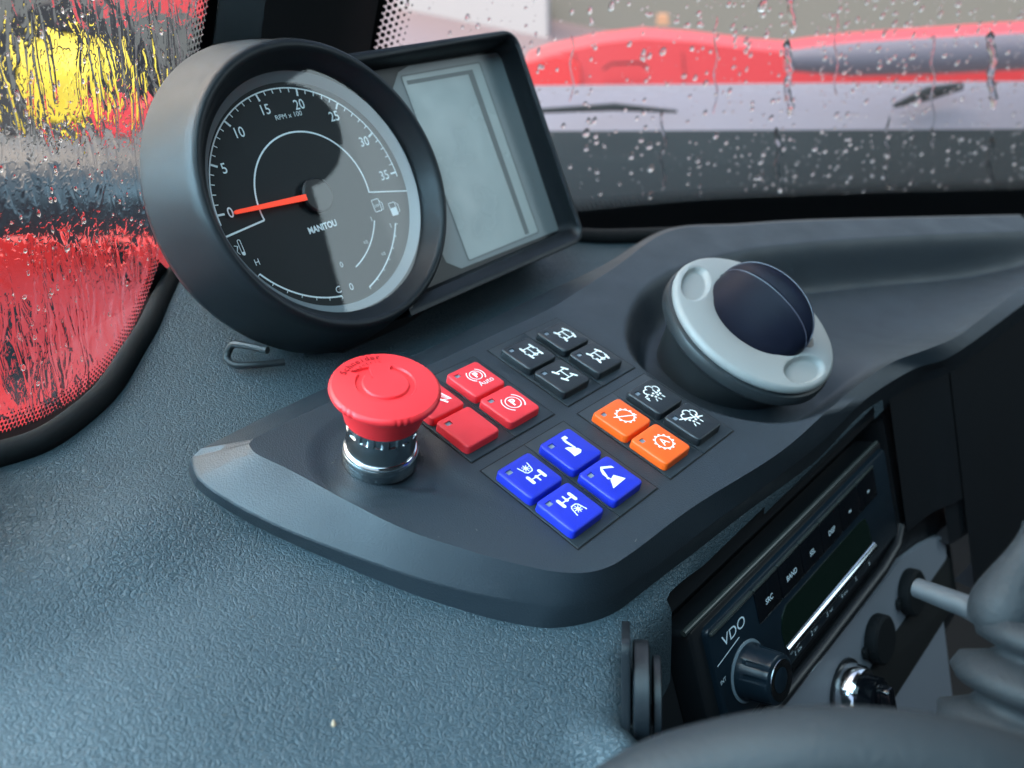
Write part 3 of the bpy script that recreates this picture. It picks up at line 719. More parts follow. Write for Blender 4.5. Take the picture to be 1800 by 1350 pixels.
mb = MB(); mb.poly(CFm, rrect(28, 146.5, -57.5, 49.5, 4, 6), 0); mb.build('screen_surround', M['black'], ic, smooth=False)
mb = MB(); mb.poly(CFm, [(144.2, -54.6), (145.6, 45.0), (145, 46.4), (78, 47.2), (70, 45), (63, 38), (58, 28), (54, -30), (56, -48), (64, -53.5)], .15); mb.build('screen_glass', M['lcdglass'], ic, smooth=False)
mb = MB(); mb.stroke(CFm, rrect(70.5, 127.5, -51.5, 43, 1.2, 4), .5, .35, closed=True); mb.build('screen_border', M['lcdstrip'], ic, smooth=False)
mb = MB(); mb.poly(CFm, rrect(71, 127, -51, 42.5, 1, 4), .25); mb.build('lcd', M['lcd'], ic, smooth=False)
mb = MB(); mb.poly(CFm, [(116.5, -50), (120, -50), (120.4, 40), (73, 40.4), (73, 38.4), (116.2, 38)], .32); mb.build('lcd_strip', M['lcdstrip'], ic, smooth=False)
# pedestal under the housing
mb = MB()
mb.loft([[Vector((x, y, z)) for x, y in ((-190, 10), (-160, -4), (-122, 2), (-108, 20), (-110, 60), (-124, 120), (-190, 130))] for z in (-22, -6)]+[[CFm(x, y, -26) for x, y in ((-20, -10), (-30, -38), (-12, -50), (10, -54), (40, -52), (110, -50), (110, -10))]], True, True)
mb.build('pedestal', M['black'], ic, angle=30)
mb = MB(); cl = [hz(x, y, z) for x, y, z in ((470, 616, -2), (430, 607, -4), (410, 606, -6), (401, 618, -10), (400, 632, -13), (412, 641, -14), (440, 642, -14), (500, 636, -14))]
mb.tube(cr(cl, 40), 1.6, 10); mb.build('retaining_clip', M['darkring'], ic)

# ================================================================== RADIO
RF = Frame((86.6, 47.4, -47.9), (0, 1, 0), (math.cos(math.radians(33)), 0, math.sin(math.radians(33))))
# console wall round the radio
mb = MB()
mb.loft([[RF(x, y, h) for x, y in rrect(-46, 260, -140, 22, 4, 3)] for h in (-30, -6)], True, False)
hole_ = rrect(-19, 196, -59, 14, 7, 6)
out_ = []
mb2 = rrect(-46, 262, -150, 24, 7, 6)
mb.loft([[RF(x, y, -6) for x, y in mb2], [RF(x, y, -4.5) for x, y in mb2], [RF(x, y, -4.2) for x, y in hole_], [RF(x, y, -16) for x, y in rrect(-16, 193, -57, 12, 6, 6)]], False, True)
con = thing('side_console', RF(80, -80, -20), 'dark sloping console below the control panel holding the radio', 'console')
mb.build('console_body', M['black'], con, angle=40)
rd = thing('car_radio', RF(88, -26, -10), 'dark blue-black car radio with round volume knob and key row', 'radio')
mb = MB(); mb.rbox(RF, -8, 182, -57, 3, -14, -1.2, 3, 1.5, 6); mb.build('mounting_frame', M['black'], rd)
mb = MB(); mb.tube([RF(-10.5, 5.3, -1), RF(80, 4.6, -1), RF(176, 4.2, -1)], 1.3, 12); mb.build('upper_rail', M['rail'], rd)
mb = MB(); mb.tube([RF(12, -60, 1), RF(80, -60.5, 1), RF(155, -60, 1), RF(176, -57, 1), RF(186, -50, 0)], 3.0, 14); mb.build('lower_rail', M['black'], rd)
mb = MB(); mb.rbox(RF, 0, 180, -51.5, 0, -3, 1.6, 3.2, 1.6, 8); mb.build('fascia', M['radio'], rd)
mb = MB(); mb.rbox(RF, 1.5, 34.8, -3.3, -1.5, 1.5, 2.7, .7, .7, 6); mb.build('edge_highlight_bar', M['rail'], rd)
for i, (x0, x1, tx) in enumerate(((35.6, 55.8, 'SRC'), (56.6, 76.8, 'BAND'), (77.4, 97.2, 'SEL'), (97.8, 118.4, 'DISP'), (119.2, 139.8, '\u25c4\u25c4'), (140.4, 161.4, '\u25ba\u25ba'))):
    mb = MB(); mb.rbox(RF, x0, x1, -18.6, -3.6, 1.4, 2.3, .5, .3, 4); ky = mb.build('key', M['radiokey'], rd)
    mb = MB(); mb.rbox(RF, x0, x1, -3.3, -1.8, 1.4, 2.6, .5, .6, 4); mb.build('key_edge', M['rail'], ky)
    mb = MB(); cx = (x0+x1)/2
    if i < 4: mb.text(RF, tx, 3.6, cx, -12.2, 2.36, bold=.05)
    else:
        s_ = -1 if i == 4 else 1
        for q in (0, 1.5): mb.poly(RF, [(cx-.7*s_+q*s_, -13.0), (cx-.7*s_+q*s_, -11.2), (cx+.8*s_+q*s_, -12.1)], 2.36)
    mb.build('key_legend', M['radioprint'], ky, smooth=False, recalc=False)
mb = MB(); mb.text(RF, 'VDO', 7.0, 17.5, -10.5, 1.66, wide=1.2); mb.stroke(RF, [(2, -17.2), (20, -15)], .5, 1.66); mb.text(RF, 'INT', 2.6, 3.6, -25, 1.66)
mb.build('fascia_print', M['radioprint'], rd, smooth=False, recalc=False)
mb = MB(); dp = [(50.8, -40), (50.6, -32), (53, -26), (58, -22.8), (138, -22.8), (144, -24), (146.5, -30), (147, -41)]
mb.loft([[RF(x, y, 1.5) for x, y in dp], [RF(x, y, 2.0) for x, y in dp]], False, True); mb.build('display', M['radioglass'], rd, angle=30)
mb = MB(); mb.tube([RF(51, -42.3, .8), RF(100, -42.6, .8), RF(149, -42.8, .8)], 2.9, 20); mb.build('preset_bar', mat('clear_preset_bar', (.5, .56, .6), .12, metal=1), rd)
mb = MB()
for i in range(6):
    x = 58+16.6*i; mb.text(RF, str(i+1), 3.6, x, -48, 1.66); mb.text(RF, ('SCN', 'RPT', 'INT', 'RND', '', '')[i] if i < 4 else '', 2.0, x+4.2, -48.3, 1.66) if i < 4 else None
mb.build('preset_numbers', M['radioprint'], rd, smooth=False, recalc=False)
KX, KY = 20.5, -31.5
kb = thing
mb = MB(); mb.revolve(RF, [(12.6, 1.4), (13.2, 2.2), (12.6, 2.6)], 80, KX, KY, cap1=True); mb.build('knob_ring', mat('knob_ring_grey', (.16, .20, .23), .35), rd)
mb = MB(); L = []; n = 144
for r_, h_, rib in ((12, 2.4, 0), (11.8, 5, 0), (11.2, 6, 1), (10.7, 14.5, 1), (10.3, 16.2, 0), (9.2, 16.9, 0)):
    L.append([RF(KX+(r_-(.55 if rib and (k % 12) < 4 and (k//12) % 3 else 0))*math.cos(2*math.pi*k/n), KY+(r_-(.55 if rib and (k % 12) < 4 and (k//12) % 3 else 0))*math.sin(2*math.pi*k/n), h_) for k in range(n)])
mb.loft(L, False, True); vk = mb.build('volume_knob', M['radio'], rd, angle=40)
mb = MB(); mb.revolve(RF, [(8.6, 16.8), (8.4, 17.3), (7.6, 17.1), (.4, 16.5)], 64, KX, KY, cap1=True); mb.build('knob_cap', mat('spun_metal_cap', (.18, .2, .22), .22, metal=1), vk)
# ---- lower right: grey plate with plugs
PF = Frame(RF(0, 0, -3.6), RF.r, RF.n)
mb = MB(); pl = [(20, -200), (20, -66), (60, -65.5), (152, -70), (180, -69), (212, -76), (238, -84), (246, -92), (245, -102), (228, -109), (222, -200)]
mb.loft([[PF(x, y, 0) for x, y in pl], [PF(x, y, 3.0) for x, y in pl]], True, True); plate = mb.build('plug_plate', M['greyplate'], con, angle=30)
mb = MB(); mb.stroke(PF, [(67, -84), (70, -100)], .4, 3.05); mb.build('plate_crease', M['seam'], plate, smooth=False)
for (x, y, lb) in ((183, -90, 'black rubber socket cap furthest from the ignition switch'), (137, -91, 'black rubber socket cap next to the ignition switch')):
    t = thing('socket_cap', PF(x, y, 3), lb, 'socket cap', 'round rubber caps on the console')
    mb = MB(); mb.revolve(PF, [(12.5, 2.8), (13.2, 4), (13.0, 8.5), (11.5, 9.6)], 64, x, y, cap1=True); mb.build('cap', M['rubber'], t)
    mb = MB(); mb.rbox(PF, x-16.5, x-10, y-3, y+3, 3, 5.5, 2, .6, 6); mb.build('tab', M['rubber'], t)
t = thing('ignition_switch', PF(98, -97, 3), 'ignition switch with chrome collar on the grey console plate', 'ignition switch')
mb = MB(); mb.revolve(PF, [(16.5, 2.8), (16.5, 4.4), (15.5, 4.6)], 72, 98, -97, cap1=True); mb.build('washer', M['black'], t)
mb = MB(); mb.revolve(PF, [(14.8, 4.4), (14.4, 11), (13.2, 13), (11.5, 13)], 72, 98, -97, cap1=True); mb.build('chrome_collar', M['bright'], t)
mb = MB(); mb.revolve(PF, [(11.2, 12.8), (11, 20), (9.5, 21)], 60, 98, -97, cap1=True); mb.rbox(PF, 94.5, 101.5, -106, -88, 20.5, 27, 2.5, 1.5, 6); mb.build('key_head', M['radiokey'], t)
mb = MB(); mb.rbox(PF, 92, 250, -136, -103, 2.6, 3.6, 5, .4, 6); mb.build('dark_recess', M['seam'], con)
# large dark lower panel to the right
for ya, yb, zb, dx in ((240, 299, -96, 0), (300.5, 640, -150, 0), (285, 320, -120, -3)):
    mb = MB(); rows_ = []; ys_ = [ya+(yb-ya)*k/30 for k in range(31)]
    for zz in (-17, -19, -24, -60, zb):
        rows_.append([Vector((by_y(fL, y).x+dx-(1.5 if zz > -23 else 2.5)+max(0, -24-zz)*.62, y, zz)) for y in ys_])
    rows_ += [[p+Vector((-12, 0, -3)) for p in rows_[-1]]]
    mb.loft(rows_, closed=False); mb.build('lower_panel', M['black'], con, angle=40)
# ================================================================== PHONE HOLDER at the corner
HF = Frame(at(1130, 1205, 262), RX, -RY)      # axis pieces seen edge-on
_o = at(1128, 1215, 262); _v = (_o-CP).normalized(); _n = (RX-_v*RX.dot(_v)).normalized()
AX = Frame(_o, -RY, _n)
ph = thing('phone_mount', AX(-30, 0, 0), 'black clamp mount with two round pads at the dashboard corner', 'mount')
mb = MB(); mb.revolve(AX, [(15.0, -2.8), (15.8, -2.3), (15.8, 1.9), (15.0, 2.4)], 64, cap0=True, cap1=True); mb.build('pad', M['soft'], ph)
mb = MB(); mb.revolve(AX, [(12.6, 3.4), (13.2, 3.7), (13.2, 5.6), (12.6, 6.0)], 64, -2, 0, cap0=True, cap1=True); mb.build('pad', M['soft'], ph)
mb = MB(); mb.rbox(AX, -24, 19.5, -13, 13, -6.4, -3.6, 4, .5, 6); mb.build('side_plate', M['soft'], ph)
mb = MB(); mb.rbox(AX, -24, -8, -12, 6, -6, 6, 2, .5, 4); mb.build('foot', M['black'], ph)
wd = thing('corner_bracket', at(1065, 1290, 258), 'dark wedge-shaped bracket standing at the bottom of the dashboard corner', 'bracket')
mb = MB(); a_, b_, c_, d_ = at(1055, 1240, 266), at(1092, 1240, 262), at(1096, 1330, 250), at(1036, 1336, 252); dp_ = RZ*16
mb.loft([[a_, b_, c_, d_], [a_+dp_, b_+dp_, c_+dp_, d_+dp_]], True, True); mb.build('bracket_plate', M['radio'], wd, smooth=False)
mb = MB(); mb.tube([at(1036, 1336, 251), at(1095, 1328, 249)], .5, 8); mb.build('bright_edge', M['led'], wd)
# ================================================================== STEERING WHEEL and STALK (near, out of focus)
pts = cr([at(700, 2500, 260), at(800, 1950, 215), at(900, 1680, 190), at(1010, 1500, 175), at(1130, 1400, 172), at(1270, 1352, 168), at(1440, 1330, 162), at(1620, 1342, 158), at(1790, 1382, 156), at(1960, 1460, 158), at(2150, 1610, 165), at(2500, 2000, 190), at(2800, 2600, 240)], 110)
mb = MB(); mb.tube(pts, 9.5, 28, up=RZ)
mb.build('steering_wheel', M['wheel'], label='soft grey steering wheel rim out of focus in the near corner', cat='steering wheel')
st = thing('column_stalk', at(1740, 1090, 235), 'grey stalk with ribbed rubber boot reaching in from the right', 'stalk')
mb = MB(); mb.tube([at(1612, 1033, 262), at(1700, 1066, 248), at(1765, 1098, 238)], [3.2, 3.6, 4.2], 20); mb.build('lever', mat('lever_grey', (.04, .045, .05), .5), st)
mb = MB(); mb.tube(cr([at(1755, 1110, 236), at(1775, 1060, 236), at(1800, 1000, 236), at(1840, 940, 236)], 20), [8+2*math.sin(i*.3) for i in range(20)], 24); mb.build('grip', M['wheel'], st)
mb = MB(); c0 = at(1850, 1115, 232); BFm = Frame(c0, RX*.95+RY*.25, -RY+RX*.25)
mb.revolve(BFm, [(9, 3), (17, 1), (19.5, -3), (18, -6), (12, -8), (14, -10), (21, -13), (22.5, -17), (20, -20), (14, -22), (16, -25), (23, -29), (22, -34), (12, -38)], 64, cap0=True, cap1=True); mb.build('boot', M['wheel'], st, angle=180)
# ================================================================== small things
mb = MB(); cp = hz(586, 1272, dash_z(*hz(586, 1272, -19).to_2d())+.4)
mb.tube([cp+RY*1.2, cp+RY*.3+RX*.1, cp-RY*1.0], [.3, .75, .35], 8); mb.build('crumb', mat('crumb_tan', (.42, .30, .20), .8), base=cp, label='tiny tan crumb lying on the grained dashboard', cat='crumb')

rs = random.Random(3); mb = MB()
for k in range(110):
    if k < 45: x, y = rs.uniform(-55, 60), rs.uniform(-40, 150); z = pod_z(x, y)+.12
    else:
        p = hz(rs.uniform(20, 900), rs.uniform(700, 1340), -19); x, y = p.x, p.y
        if x > -78 and y > -70 and x < 60: continue
        z = dash_z(x, y)+.2
    r_ = rs.choice((.12, .16, .2, .3)); a = rs.uniform(0, 3); e = Vector((math.cos(a), math.sin(a), 0))*r_*rs.choice((1, 1.5, 3))
    f = Vector((-math.sin(a), math.cos(a), 0))*r_*.6; c = Vector((x, y, z))
    mb.loft([[c-e-f, c+e-f*.5, c+e*.8+f, c-e+f], [c-e*.5-f*.4+Vector((0, 0, r_*.5)), c+e*.5-f*.4+Vector((0, 0, r_*.5)), c+e*.5+f*.4+Vector((0, 0, r_*.5)), c-e*.5+f*.4+Vector((0, 0, r_*.5))]], True, True)
mb.build('dust_specks', mat('dust_grey', (.10, .10, .09), .9), kind='stuff', label='tiny pale dust specks on the panel and dashboard')
# ================================================================== GLASS, PILLAR
WD = Vector((.45, .893, 0)).normalized(); WN = Vector((-.893, .45, 0)).normalized()       # right glass: along, outward
WFm = Frame(Vector((-123, 214, -22))+WN*95, WD, WN+Vector((0, 0, .10))); WFm = Frame(WFm.O, WD, WFm.n)
def wl(px, py, h=0):
    P = hp(px, py, WFm(0, 0, h), WFm.n); d = P-WFm.O; return d.dot(WFm.r), d.dot(WFm.u)
LD = Vector((-.555, .832, 0)).normalized(); LN = Vector((-.832, -.555, 0)).normalized()
LFr = Frame((-131, -122, -22), LD, LN); 
if LFr.u.z < 0: LFr = Frame(LFr.O, -LD, LN)
def ll(px, py, h=0):
    P = hp(px, py, LFr(0, 0, h), LFr.n); d = P-LFr.O; return d.dot(LFr.r), d.dot(LFr.u)
SR = 1 if WFm.u.z > 0 else -1
ws = thing('windscreen', WFm(200, 0), 'rain-speckled misted windscreen pane right of the pillar', 'window')
mb = MB(); x0 = wl(640, 100)[0]; x1 = wl(2100, 300)[0]
mb.add([WFm(min(x0, x1), -160*SR), WFm(max(x0, x1), -160*SR), WFm(max(x0, x1), 520*SR), WFm(min(x0, x1), 520*SR)], [(0, 1, 2, 3)])
mb.build('glass', M['pane'], ws, smooth=False)
lw = thing('side_window', LFr(0, 0), 'streaming wet window pane left of the instrument cluster', 'window')
a0, a1 = ll(-700, 400)[0], ll(395, 200)[0]; lo, hi = min(a0, a1), max(a0, a1)
NSX = -1 if LFr.r.dot(LD) < 0 else 1
wet = bpy.data.materials.new('wet_glass'); wet.use_nodes = True; t = wet.node_tree; b = t.nodes['Principled BSDF']
b.inputs['Transmission Weight'].default_value = 1; b.inputs['Roughness'].default_value = .0; b.inputs['IOR'].default_value = 1.33; b.inputs['Base Color'].default_value = (1, 1, 1, 1)
tc = t.nodes.new('ShaderNodeTexCoord'); mp = t.nodes.new('ShaderNodeMapping'); mp.inputs['Scale'].default_value = (1, 1, .28)
n1_ = t.nodes.new('ShaderNodeTexNoise'); n1_.inputs['Scale'].default_value = 120; n1_.inputs['Detail'].default_value = 2; n1_.inputs['Distortion'].default_value = 1.0
n2_ = t.nodes.new('ShaderNodeTexNoise'); n2_.inputs['Scale'].default_value = 420; n2_.inputs['Detail'].default_value = 1
t.links.new(tc.outputs['Object'], mp.inputs[0]); t.links.new(mp.outputs[0], n1_.inputs['Vector']); t.links.new(tc.outputs['Object'], n2_.inputs['Vector'])
ra = t.nodes.new('ShaderNodeMapRange'); ra.interpolation_type = 'SMOOTHSTEP'; ra.inputs[1].default_value = .42; ra.inputs[2].default_value = .62; t.links.new(n1_.outputs['Fac'], ra.inputs[0])
rb = t.nodes.new('ShaderNodeMapRange'); rb.interpolation_type = 'SMOOTHSTEP'; rb.inputs[1].default_value = .52; rb.inputs[2].default_value = .66; t.links.new(n2_.outputs['Fac'], rb.inputs[0])
b1 = t.nodes.new('ShaderNodeBump'); b1.inputs['Distance'].default_value = .0022; b1.inputs['Strength'].default_value = .10; t.links.new(ra.outputs[0], b1.inputs['Height'])
b2 = t.nodes.new('ShaderNodeBump'); b2.inputs['Distance'].default_value = .0010; b2.inputs['Strength'].default_value = .05; t.links.new(rb.outputs[0], b2.inputs['Height']); t.links.new(b1.outputs[0], b2.inputs['Normal'])
t.links.new(b2.outputs[0], b.inputs['Normal'])
clr = mat('flat_glass_back', (1, 1, 1), 0, trans=1, ior=1.33)
mb = MB(); mb.loft([[LFr(x, y, h_) for x, y in ((lo, -160), (hi, -160), (hi, 620), (lo, 620))] for h_ in (0, 3)], True, True)
go = mb.build('glass', clr, lw, smooth=False); go.data.materials.append(wet)
for p in go.data.polygons:
    c = Vector(p.center)*1000+BASE[lw.name]
    if (c-LFr(0, 0, 0)).dot(LFr.n) > 2.9: p.material_index = 1
# frit: solid band and fading rows of dots
def frit(Fm, edge, out, name_parent, rows=7, pitch=3.0, band=30, r0=1.35):
    mb = MB(); n = len(edge)
    vs = [Fm(x, y, -.3) for x, y in edge]+[Fm(x+ox*band, y+oy*band, -.3) for (x, y), (ox, oy) in zip(edge, out)]
    mb.add(vs, [(i, i+1, n+i+1, n+i) for i in range(n-1)]); mb.build('frit_band', M['frit'], name_parent, smooth=False)
    mb = MB(); acc = 0
    L = [0]
    for a, b_ in zip(edge, edge[1:]): L.append(L[-1]+math.hypot(b_[0]-a[0], b_[1]-a[1]))
    for row in range(rows):
        rr = r0*(1-row/(rows+.5))**.75; s_ = (row % 2)*pitch/2; j = 0
        while s_ < L[-1]:
            while L[j+1] < s_ and j < n-2: j += 1
            t_ = (s_-L[j])/(L[j+1]-L[j]); x = edge[j][0]+(edge[j+1][0]-edge[j][0])*t_; y = edge[j][1]+(edge[j+1][1]-edge[j][1])*t_
            ox, oy = out[j]; d = (row+.1)*pitch*.8; mb.disc(Fm, x-ox*d, y-oy*d, rr, -.3, 8); s_ += pitch
    o = mb.build('frit_dots', M['frit'], name_parent, smooth=False, kind='stuff')
def normals(E, sgn):
    out = []
    for i in range(len(E)):
        a = E[max(i-1, 0)]; b_ = E[min(i+1, len(E)-1)]; d = Vector((b_[0]-a[0], b_[1]-a[1])).normalized(); out.append((-d.y*sgn, d.x*sgn))
    return out
E1 = [tuple(v) for v in cr([Vector(wl(x, y)) for x, y in ((940, 378), (1020, 372), (1120, 362), (1250, 352), (1400, 345), (1600, 338), (1830, 333))], 60)]
N1 = normals(E1, 1)
if N1[0][1]*SR > 0: N1 = [(-a, -b_) for a, b_ in N1]
frit(WFm, E1, N1, ws, rows=4, pitch=4.0, band=110, r0=1.8)
E2 = [tuple(v) for v in cr([Vector(ll(x, y)) for x, y in ((-420, 940), (-200, 850), (-40, 775), (30, 752), (100, 722), (160, 678), (210, 618), (250, 540), (280, 460))], 60)]
N2 = normals(E2, 1)
c2 = ll(100, 500); 
if (c2[0]-E2[30][0])*N2[30][0]+(c2[1]-E2[30][1])*N2[30][1] > 0: N2 = [(-a, -b_) for a, b_ in N2]
frit(LFr, E2, N2, lw, rows=5, pitch=2.2, band=26, r0=1.0)
E3 = [tuple(v) for v in cr([Vector(ll(x, y)) for x, y in ((372, -60), (366, 0), (356, 60), (342, 130), (330, 200))], 40)]
N3 = normals(E3, 1)
if (c2[0]-E3[20][0])*N3[20][0]+(c2[1]-E3[20][1])*N3[20][1] > 0: N3 = [(-a, -b_) for a, b_ in N3]
frit(LFr, E3, N3, lw, rows=5, pitch=3.2, band=20, r0=1.4)
E4 = [tuple(v) for v in cr([Vector(wl(x, y)) for x, y in ((688, -60), (676, 0), (662, 60), (650, 120))], 30)]
N4 = normals(E4, 1)
c4 = wl(1200, 100)
if (c4[0]-E4[15][0])*N4[15][0]+(c4[1]-E4[15][1])*N4[15][1] > 0: N4 = [(-a, -b_) for a, b_ in N4]
frit(WFm, E4, N4, ws, rows=6, pitch=4.0, band=30, r0=1.8)
# pillar: a dark moulded post between the two panes
pl_ = MB()
def pil(px0, px1, py, D0, D1): return at(px0, py, D0), at(px1, py, D1)
Lp = []
for py, xa, xb, dd in ((420, 330, 610, 0), (150, 352, 640, 0), (60, 366, 655, 0), (-40, 378, 672, 0), (-700, 430, 740, 0)):
    def onl(px, h): return hp(px, py, LFr(0, 0, h), LFr.n)
    def onw(px, h): return hp(px, py, WFm(0, 0, h), WFm.n)
    A = onl(xa+12, -6); B = onw(xb, -6); mid = (A+B)/2+(CP-(A+B)/2).normalized()*16
    Lp.append([onl(xa+6, 8), A, A.lerp(mid, .5)+(CP-A).normalized()*10, mid, B.lerp(mid, .5)+(CP-B).normalized()*8, B, onw(xb, 8), (A+B)/2-(CP-A).normalized()*30])
pl_.loft(Lp, True, True); pl_.build('window_pillar', M['rubber'], angle=40, label='black windscreen pillar between the two wet panes', cat='pillar')

# ================================================================== RAIN on the glass
def drop(mb, F, x, y, r, el=1.0, h0=0.0, flat=.55, seg=8):
    L = []
    sx = 1+random.uniform(-.18, .18); sk = random.uniform(-.2, .2)
    for i, (q, z) in enumerate(((.55, 0), (1, .02), (.98, .22), (.80, .60), (.45, .90), (.12, 1.0))):
        L.append([F(x+r*sx*q*math.cos(2*math.pi*k/seg)*(1+.1*math.sin(k*2.3+sk*9)), y+r*el*q*math.sin(2*math.pi*k/seg)*(1.35 if math.sin(2*math.pi*k/seg)*F.u.z > 0 else .85), h0+z*r*flat) for k in range(seg)])
    mb.loft(L, True, True)
mb = MB()
for c in range(60):                                             # drops strung along run-off lines
    px = random.uniform(940, 1820); ph_ = random.uniform(0, 6)
    py = random.uniform(-20, 60)
    while py < 350:
        if random.random() < .62:
            x, y = wl(px+6*math.sin(py*.02+ph_)+random.uniform(-3, 3), py); drop(mb, WFm, x, y, 1.25*random.choice((.4, .6, .8, 1.0, 1.5)), random.uniform(.9, 1.5), 0)
        py += random.uniform(9, 34)
for c in range(800):
    px = random.uniform(690, 1830); py = -20+365*random.random()**1.25
    x, y = wl(px, py); drop(mb, WFm, x, y, 1.1*random.choice((.25, .3, .35, .45, .6, .9, 1.3))*random.uniform(.8, 1.2), random.uniform(.8, 1.3), 0)
for (px, py, r) in ((1030, 235, 2.8), (1110, 275, 2.6), (1141, 258, 2.4), (1144, 297, 2.6), (1143, 345, 2.7), (1258, 240, 2.3), (1340, 12, 3.4), (1337, 285, 2.4), (1336, 312, 2.4), (1165, 92, 2.3), (1130, 100, 2.4), (1432, 262, 2.2), (1612, 180, 3.0), (1750, 150, 2.0), (1075, 12, 2.6), (1560, 275, 2.2), (1640, 300, 2.2)):
    x, y = wl(px, py); drop(mb, WFm, x, y, r*.95, 1.25, 0, seg=12)
for (px, y0_, y1_, r_) in ((1392, -10, 60, 2.6), (1386, 70, 205, 3.0), (1368, 225, 340, 2.6), (1744, 55, 190, 3.4), (1741, 240, 335, 2.6), (1165, 190, 330, 1.2), (1258, 30, 200, .9), (1560, 205, 330, 1.2), (1005, 60, 180, .8), (1470, 20, 170, .8), (1640, 60, 260, .9)):
    P = []; n_ = max(6, int((y1_-y0_)/8))
    for k in range(n_):
        x, y = wl(px+3.5*math.sin(k*.8+px)+random.uniform(-1, 1), y0_+(y1_-y0_)*k/(n_-1)); P.append(WFm(x, y, .2))
    mb.tube(P, [r_*(.55+.45*math.sin(k*1.3+px)**2)*(.4 if k in (0, n_-1) else 1) for k in range(n_)], 8, up=WFm.n)
o = mb.build('raindrops', M['water'], smooth=True, angle=80, kind='stuff', label='clear raindrops scattered over the outside of the windscreen')
mb = MB()
for c in range(300):
    px = random.uniform(-10, 365); py = random.uniform(-10, 760)
    x, y = ll(px, py); drop(mb, LFr, x, y, random.choice((.3, .45, .6, .9))*random.uniform(.8, 1.2), random.uniform(.9, 2.0), 3.02)
for c in range(0):
    px = random.uniform(-10, 350); py = random.uniform(-20, 500); P = []
    for k in range(14):
        x, y = ll(px+4*math.sin(k*.9+c), py+k*random.uniform(9, 15)); P.append(LFr(x, y, 3.0))
    mb.tube(P, [random.uniform(.5, .95) for _ in P], 8, up=LFr.n)
mb.build('rain_streaks', M['water'], smooth=True, angle=80, kind='stuff', label='water running down the outside of the left pane')

# ---- the rest of the cab: dark lining above and behind the camera (seen only in reflections)
lin = mat('headliner', (.012, .014, .016), .9, spec=.1)
mb = MB(); mb.box(WF, -300, 1250, -1100, 1300, 980, 1010); mb.build('cab_roof', lin, kind='structure', smooth=False, label='dark cab roof lining')
mb = MB(); mb.box(WF, 60, 1140, -1050, 1140, -640, -600); mb.build('cab_floor', lin, kind='structure', smooth=False, label='dark cab floor')
mb = MB(); mb.box(WF, 1150, 1180, -1100, 1300, -900, 975); mb.build('cab_rear_wall', lin, kind='structure', smooth=False, label='dark rear cab wall')
mb = MB(); mb.box(WF, 130, 1145, 1150, 1180, -900, 975); mb.build('cab_side_wall', lin, kind='structure', smooth=False, label='dark cab side wall')
hb_ = _mir(500, 215, 980); HB = Frame(hb_, _w, (_O-hb_).normalized())  # unseen blocker added to break the rear light's edge in the dial
mb = MB(); mb.revolve(HB, [(5, -60), (70, -50), (96, -20), (96, 20), (70, 50), (5, 60)], 40, cap0=True, cap1=True); mb.build('reflection_blocker', lin, kind='structure', label='added dark form behind the camera shaping the dial reflection')
# ================================================================== OUTSIDE
M['redpaint'] = mat('red_machine_paint', (.58, .030, .034), .35)
M['redside'] = mat('red_tractor_paint', (.66, .018, .018), .4)
M['redlamp'] = mat('deep_red_panel', (.62, .02, .02), .3)
M['bonnet'] = mat('grey_bonnet', (.16, .15, .18), .5, bump=[(7, 1.0, 4)], vary=.15)
M['outdark'] = mat('dark_machine_parts', (.010, .015, .018), .6, spec=.2)
M['yellow'] = mat('yellow_wheel_paint', (.80, .60, .03), .4)
M['tyre'] = mat('tyre_rubber', (.015, .016, .018), .7)
M['grounds'] = mat('wet_yard', (.24, .17, .17), .35, bump=[(3, .3, 4)])
M['pale'] = mat('pale_cladding', (.50, .47, .44), .6)
gz = -1500
mb = MB(); mb.box(WF, -30000, 30000, -30000, 30000, gz-200, gz); mb.build('ground', M['grounds'], kind='structure', smooth=False, label='wet grey yard outside the cab')
def slab(name, px, D, depth, mt, **k):
    mb = MB(); A = [at(x, y, D) for x, y in px]; back = Vector((RZ.x, RZ.y, 0)).normalized()*depth
    mb.loft([A, [p+back for p in A]], True, True); return mb.build(name, mt, angle=30, **k)
loader = thing('red_loader', at(1300, 120, 2300), 'blurred red machine with dark grey roof bar seen through the windscreen', 'vehicle')
slab('bodywork', [(930, 180), (922, 112), (960, 98), (1060, 76), (1130, 68), (1220, 74), (1330, 88), (1390, 92), (1500, 78), (1800, 58), (2000, 50), (2000, 176), (1400, 182)], 2300, 130, M['redpaint'], parent=loader)
slab('end_panel', [(924, 168), (920, 112), (980, 98), (1016, 112), (1022, 140), (1012, 168)], 2280, 18, M['redlamp'], parent=loader)
mb = MB(); rb_ = [at(1385, 106, 2150), at(1500, 104, 2150), at(1650, 98, 2150), at(1800, 90, 2150), at(2050, 84, 2150)]
mb.tube(rb_, [26, 42, 46, 46, 46], 28); mb.build('roof_bar', M['bonnet'], loader, angle=60)
mb = MB(); mb.tube([at(1010, 96, 2290), at(1016, 130, 2290), at(1012, 176, 2290)], 1.6, 8); mb.build('panel_joint', M['outdark'], loader)
mb = MB(); mb.tube([at(1200, 92, 2285), at(1204, 130, 2285), at(1198, 178, 2285)], 1.4, 8); mb.build('panel_joint', M['outdark'], loader)
mb = MB(); mb.tube([at(1060, 122, 2270), at(1075, 112, 2262), at(1125, 110, 2262), at(1140, 120, 2270)], 3, 8); mb.build('grab_handle', M['outdark'], loader)
bn = thing('grey_bonnet', at(1350, 300, 1100), 'rounded grey bonnet stretching across the foot of the windscreen view', 'bonnet')
mb = MB(); a_, b_ = at(700, 300, 1250), at(2100, 300, 1150); ax = (b_-a_); L = []
